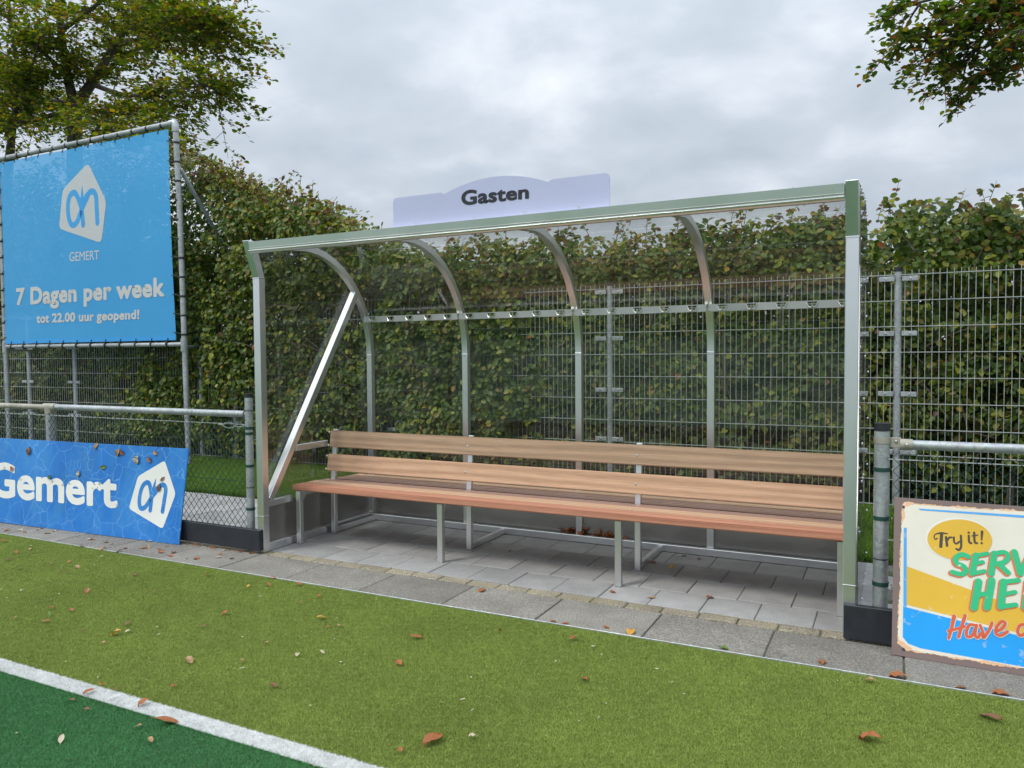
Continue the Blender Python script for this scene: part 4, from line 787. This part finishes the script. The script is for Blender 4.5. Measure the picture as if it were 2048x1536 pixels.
lm = [([b0, (fk[0]-.15, YT, fk[2]*.5), tuple(fk)], .20, .13),
      ([tuple(fk), TP_(182, 168, .1), TP_(215, 115, .3), TP_(250, 58, .5), TP_(300, -30, .8), TP_(330, -160, 1.2)], .11, .03),
      ([tuple(fk), TP_(135, 150, -.2), TP_(122, 60, -.5), TP_(112, -60, -.8), TP_(100, -200, -1.)], .10, .03),
      ([TP_(182, 168, .1), TP_(250, 190, -.2), TP_(320, 185, -.5), TP_(400, 172, -.8), TP_(432, 170, -1.)], .05, .01),
      ([TP_(230, 92, .3), TP_(300, 75, 0.), TP_(370, 78, -.2), TP_(430, 70, -.4), TP_(442, 64, -.6)], .05, .01),
      ([TP_(250, 58, .5), TP_(310, 20, .2), TP_(370, 15, .0), TP_(395, 22, -.2)], .04, .01),
      ([tuple(fk), TP_(90, 200, .4), TP_(20, 170, .9), TP_(-80, 120, 1.4), TP_(-200, 40, 1.8)], .08, .02),
      ([tuple(fk), TP_(200, 225, -.3), TP_(270, 228, -.5), TP_(330, 232, -.7)], .04, .01), ([tuple(fk), TP_(190, 245, -.6), TP_(250, 262, -1.), TP_(335, 268, -1.3)], .04, .01), ([TP_(250, 58, .5), TP_(330, 40, -.4), TP_(375, 37, -.8), TP_(415, 28, -1.)], .04, .01),
      ([tuple(fk), TP_(90, 235, -.4), TP_(30, 245, -.7), TP_(-40, 240, -1.)], .05, .01),
      ([TP_(135, 150, -.2), TP_(70, 90, -.6), TP_(10, 30, -1.), TP_(-60, -40, -1.4)], .05, .01),
      ([TP_(122, 60, -.5), TP_(180, 20, -.9), TP_(240, -40, -1.3), TP_(300, -120, -1.6)], .05, .01),
      ([TP_(182, 168, .1), TP_(240, 120, 1.), TP_(300, 60, 1.8), TP_(330, -60, 2.4)], .05, .01)]
tree('beech_tree', b0, lm, 'tall leafy beech tree with spreading limbs behind the blue banner', 800, .082, {'green': 5, 'deep': 1.6, 'lime': 4.2, 'olive': 2.2, 'yellow': .6, 'rust': .3, 'brown': .15}, .85, .16, 300, 32)
b2 = np.array(at_y(18, 330, 5.2)); b2[2] = 0
T2 = lambda x, y, dy=0.: tuple(at_y(x, y, 5.2+dy))
lm2 = [([tuple(b2), tuple(at_y(15, 420, 5.2)), T2(22, 290)], .11, .08), ([T2(22, 290), T2(30, 225), T2(36, 160), T2(24, 60), T2(10, -40)], .07, .02), ([T2(22, 290), T2(8, 230), T2(-6, 170, .2), T2(-40, 60, .5)], .06, .02), ([T2(30, 225), T2(60, 150, -.3), T2(80, 70, -.5)], .04, .01)]
tree('beech_sapling', tuple(b2), lm2, 'slender two stemmed young tree at the left edge behind the banner', 170, .082, {'green': 5, 'deep': 2.5, 'lime': 3, 'olive': 1, 'yellow': .3, 'rust': .3}, .75, .18, 0, 32)
# overhanging branch of the tree standing to the right, outside the picture
R_ = lambda x, y, Y=2.6: tuple(at_y(x+12, y-22, Y))
b3 = (8.6, 4.6, 0.); f3 = (8.3, 4.5, 4.6)
lm3 = [([b3, (8.5, 4.6, 2.4), f3, (8.0, 4.7, 7.5)], .26, .08),
       ([f3, (7.2, 3.8, 5.3), R_(2180, -110, 2.9), R_(2060, -20, 2.7), R_(1985, 30), R_(1930, 75)], .09, .008),
       ([R_(2060, -20, 2.7), R_(1980, -30), R_(1890, 5, 2.5), R_(1835, 25, 2.5), R_(1790, 30, 2.5)], .03, .003),
       ([R_(1985, 30), R_(1905, 60, 2.5), R_(1840, 85, 2.5), R_(1790, 105, 2.5)], .02, .002),
       ([R_(1930, 75), R_(1880, 110, 2.55), R_(1850, 140, 2.55), R_(1838, 178, 2.5)], .015, .002),
       ([R_(1985, 30), R_(1960, 90, 2.7), R_(1935, 130, 2.7), R_(1900, 165, 2.7)], .015, .002),
       ([R_(2060, -20, 2.7), R_(2040, 40, 2.8), R_(2000, 100, 2.8), R_(1965, 150, 2.8), R_(1955, 180, 2.8)], .02, .002),
       ([R_(2100, 0, 2.8), R_(2060, 50, 2.5), R_(2030, 95, 2.4), R_(2015, 125, 2.4)], .02, .002)]
OV = tree('overhanging_tree', b3, lm3, 'dark leafy branch hanging into the sky at the top right corner', 130, .058, {'green': 3, 'deep': 6, 'olive': 2, 'lime': .6, 'rust': .8, 'brown': .6}, .33, .42, 300, 28)

# ------------------------------------------------------------------ fallen leaves
def fallen_mesh(seed, wide=.30, curl=.12):
    r = random.Random(seed); vs, fs = [], []; nl = 6
    for i in range(nl):
        t = i/(nl-1); w = wide*math.sin(math.pi*min(1, t*.92+.06))**.8*r.uniform(.82, 1.12); z = curl*math.sin(t*math.pi*r.uniform(.8, 1.5))+.02
        vs += [(-w, t-.5, z+curl*r.uniform(.3, 1.1)), (r.uniform(-.02, .02), t-.5, z-.03), (w, t-.5, z+curl*r.uniform(.1, .9))]
    for i in range(nl-1): a = i*3; fs += [(a, a+1, a+4, a+3), (a+1, a+2, a+5, a+4)]
    mb = MB(); mb.v, mb.f = vs, fs; mb.tube([(0, -.48, .0), (.03, -.62, .01), (.05, -.74, .03)], .012, 4); me = mb.mesh('fallen_leaf'); return me
FM = {}
for kd_ in ('dry_rust', 'dry_brown', 'dry_tan', 'dry_yellow', 'dry_green', 'dry_pale'):
    for v in range(3):
        me = fallen_mesh(v*7+len(kd_), .26+.05*v, .05+.04*v); me.materials.append(MATS[kd_]); FM[kd_, v] = me
def drop(pos, size, kd_, label, group, up=(0, 0, 1), cat='leaf', tilt=.25):
    q = Vector((0, 0, 1)).rotation_difference(Vector(up)) @ Matrix.Rotation(random.uniform(0, 6.28), 3, 'Z').to_quaternion() @ Matrix.Rotation(random.gauss(0, tilt), 3, 'X').to_quaternion()
    o = place('fallen_leaf', FM[kd_, random.randrange(3)], None, None, tuple(pos), q, size); return tag(o, label, cat, group)
ZL = lambda a, b: (a*.3418, 1080+b*.3418)
ZR = lambda a, b: (1100+a*.4629, 1200+b*.4629)
LEAVES = [(*ZL(a, b), s, kd_) for a, b, s, kd_ in [(20, 10, 7, 'dry_rust'), (95, 75, 7, 'dry_rust'), (55, 117, 8, 'dry_brown'), (175, 57, 7, 'dry_tan'), (220, 70, 5, 'dry_tan'), (405, 130, 7, 'dry_rust'), (305, 142, 4, 'dry_brown'), (345, 190, 4, 'dry_brown'), (400, 192, 5, 'dry_brown'), (450, 163, 8, 'dry_tan'), (115, 167, 7, 'dry_pale'), (130, 300, 4, 'dry_pale'), (510, 303, 9, 'dry_rust'), (790, 205, 9, 'dry_brown'), (1212, 207, 10, 'dry_rust'), (905, 308, 6, 'dry_brown'), (475, 38, 7, 'dry_brown'), (600, 52, 9, 'dry_tan'), (695, 68, 9, 'dry_brown'), (845, 45, 10, 'dry_rust'), (998, 92, 10, 'dry_rust'), (1595, 222, 8, 'dry_rust'), (1570, 265, 8, 'dry_rust'), (1745, 263, 11, 'dry_rust'), (1865, 333, 7, 'dry_rust'), (1760, 373, 6, 'dry_brown'), (1455, 275, 4, 'dry_yellow'), (1320, 433, 10, 'dry_rust'), (1880, 460, 12, 'dry_yellow'), (1920, 513, 6, 'dry_rust'), (1990, 508, 6, 'dry_tan'), (305, 400, 7, 'dry_rust'), (418, 415, 10, 'dry_rust'), (285, 443, 9, 'dry_green'), (270, 480, 11, 'dry_rust'), (92, 462, 6, 'dry_tan'), (478, 537, 7, 'dry_brown'), (750, 495, 8, 'dry_brown'), (750, 540, 6, 'dry_pale'), (675, 552, 13, 'dry_yellow'), (615, 605, 4, 'dry_tan'), (1195, 508, 8, 'dry_brown'), (1105, 712, 14, 'dry_tan'), (1560, 605, 5, 'dry_tan'), (1740, 678, 8, 'dry_pale'), (1885, 663, 5, 'dry_pale'), (1425, 713, 5, 'dry_tan'), (1015, 860, 5, 'dry_rust'), (1600, 858, 10, 'dry_brown'), (590, 850, 8, 'dry_rust'), (520, 893, 16, 'dry_rust'), (675, 880, 9, 'dry_brown'), (840, 960, 14, 'dry_rust'), (980, 1067, 26, 'dry_rust'), (808, 1098, 9, 'dry_tan'), (360, 1172, 13, 'dry_pale'), (880, 1178, 8, 'dry_tan'), (505, 1000, 5, 'dry_brown'), (420, 945, 8, 'dry_brown')]]
LEAVES += [(*ZR(a, b), s, kd_) for a, b, s, kd_ in [(100, 170, 13, 'dry_rust'), (148, 345, 17, 'dry_rust'), (245, 117, 12, 'dry_rust'), (350, 138, 17, 'dry_yellow'), (750, 207, 14, 'dry_green'), (1175, 268, 13, 'dry_rust'), (1380, 352, 12, 'dry_tan'), (1500, 330, 20, 'dry_rust'), (1775, 378, 11, 'dry_brown'), (1945, 405, 17, 'dry_rust'), (1905, 512, 30, 'dry_brown'), (1378, 605, 26, 'dry_rust'), (65, 100, 12, 'dry_rust'), (15, 92, 9, 'dry_brown')]]
LEAVES += [(x, y, s, kd_) for x, y, s, kd_ in [(866, 1482, 36, 'dry_rust'), (800, 1503, 12, 'dry_rust'), (833, 1276, 18, 'dry_rust'), (963, 1182, 13, 'dry_rust'), (1000, 1262, 9, 'dry_rust'), (797, 1328, 15, 'dry_rust'), (945, 1475, 9, 'dry_pale'), (545, 1373, 10, 'dry_brown')]]
HUE = {'dry_rust': 'rust red', 'dry_brown': 'dark brown', 'dry_tan': 'tan', 'dry_yellow': 'yellow', 'dry_green': 'green', 'dry_pale': 'pale withered'}
def leaf_label(p, kd_, sz_):
    if p[1] > YE: wh = 'grey paving slabs'
    elif p[1] > -2.0: wh = 'light turf'
    elif p[1] > -2.09: wh = 'white pitch line'
    else: wh = 'dark green pitch'
    u = project(np.array([p], float))[0][0]; side = 'below the blue board' if u[0] < 400 else 'by left shelter post' if u[0] < 700 else 'before the bench middle' if u[0] < 1250 else 'by right bench end' if u[0] < 1720 else 'below the painted sign'
    if wh == 'light turf': side = ('close to the paving, ' if p[1] > -.9 else 'mid strip, ' if p[1] > -1.45 else 'near the white line, ')+side
    return ('large ' if sz_ > .075 else 'small ' if sz_ < .04 else '')+HUE[kd_]+' leaf on the '+wh+' '+side, 'fallen leaves on the '+wh
for x, y, s, kd_ in LEAVES:
    p = at_z(x, y, .004); dist = np.linalg.norm(p-CAM); sz_ = min(.092, max(.03, 2.1*s*dist/FPX*.68))
    lab, gp = leaf_label(p, kd_, sz_)
    p[2] = (.010 if p[1] < YE else .002); drop(p, sz_, kd_, lab, gp)
for a, b, kd_ in [(1390, 975, 'dry_rust'), (1515, 1005, 'dry_yellow'), (1700, 950, 'dry_brown'), (1775, 1215, 'dry_rust'), (1375, 1215, 'dry_tan'), (1110, 1175, 'dry_rust'), (1595, 930, 'dry_tan'), (410, 895, 'dry_brown'), (740, 800, 'dry_brown'), (800, 818, 'dry_rust'), (970, 835, 'dry_brown')]:
    p = at_z(900+a*.293, 840+b*.293, 0.); p[2] = .002; drop(p, .05, kd_, 'small '+HUE[kd_]+(' leaf on the grey floor tiles under the bench' if p[1] > .6 else ' leaf on the grey floor tiles in front of the bench'), 'dry leaves on the shelter floor')
fl = MB()
for i in range(170):
    x, y = random.uniform(-4, 5), random.uniform(-3.4, YE-.02); a = random.uniform(0, 6.28); ln = random.uniform(.003, .011); w_ = random.uniform(.001, .003); c_, s__ = math.cos(a), math.sin(a); z = .004+random.uniform(0, .004)
    fl.add([(x-c_*ln+s__*w_, y-s__*ln-c_*w_, z), (x+c_*ln+s__*w_, y+s__*ln-c_*w_, z), (x+c_*ln-s__*w_, y+s__*ln+c_*w_, z+.002), (x-c_*ln-s__*w_, y-s__*ln+c_*w_, z+.002)], [(0, 1, 2, 3)])
tag(link('leaf_crumbs', fl.mesh('leaf_crumbs'), 'dry_pale'), 'tiny pale crumbs of dry leaf strewn over the turf', 'debris', kind='stuff')
for i in range(46):
    x = random.gauss(2.08, .17); p = (x, random.uniform(1.308, 1.334), .02+random.uniform(0, .095)*max(0, 1-abs(x-2.08)/.45)); drop(p, random.uniform(.055, .08), random.choice(['dry_rust', 'dry_brown', 'dry_rust']), 'brown leaf in the heap against the back panel under the bench', 'heap of leaves under the bench', tilt=.7)
for i in range(40):
    x = random.uniform(-2.6, 0.0); p = (x, random.uniform(-.40, -.06), .003); kd_ = random.choice(['dry_rust', 'dry_brown', 'dry_tan', 'dry_pale']); sz_ = random.uniform(.02, .055); drop(p, sz_, kd_, *leaf_label(p, kd_, sz_))
for i in range(14):
    x = random.uniform(-.7, .05); kd_ = random.choice(['dry_rust', 'dry_brown']); drop((x, -.052, .003), random.uniform(.02, .045), kd_, HUE[kd_]+' leaf caught at the foot of the black kick board', 'leaves along the kick board')
for a, b, s, kd_ in [(203, 757, .07, 'dry_brown'), (660, 722, .06, 'dry_tan'), (810, 770, .07, 'dry_tan'), (838, 768, .06, 'dry_brown'), (940, 818, .08, 'dry_pale'), (1022, 815, .06, 'dry_brown'), (1063, 768, .05, 'dry_tan'), (708, 868, .07, 'dry_green'), (540, 913, .05, 'dry_pale'), (85, 878, .05, 'dry_rust'), (340, 935, .05, 'dry_green'), (1113, 948, .05, 'dry_brown'), (1090, 1010, .06, 'dry_brown')]:
    p = plb.w(plb.px(a, b), .004); gr = kd_ == 'dry_green'
    drop(p, s, kd_, 'green leaf stuck to the face of the blue Gemert board' if gr else (HUE[kd_].replace(' withered', '')+' withered leaf stuck to the face of the blue Gemert board'), ('green' if gr else 'withered')+' leaves stuck to the blue board', up=tuple(plb.n), tilt=.1)
bpy.context.view_layer.update()
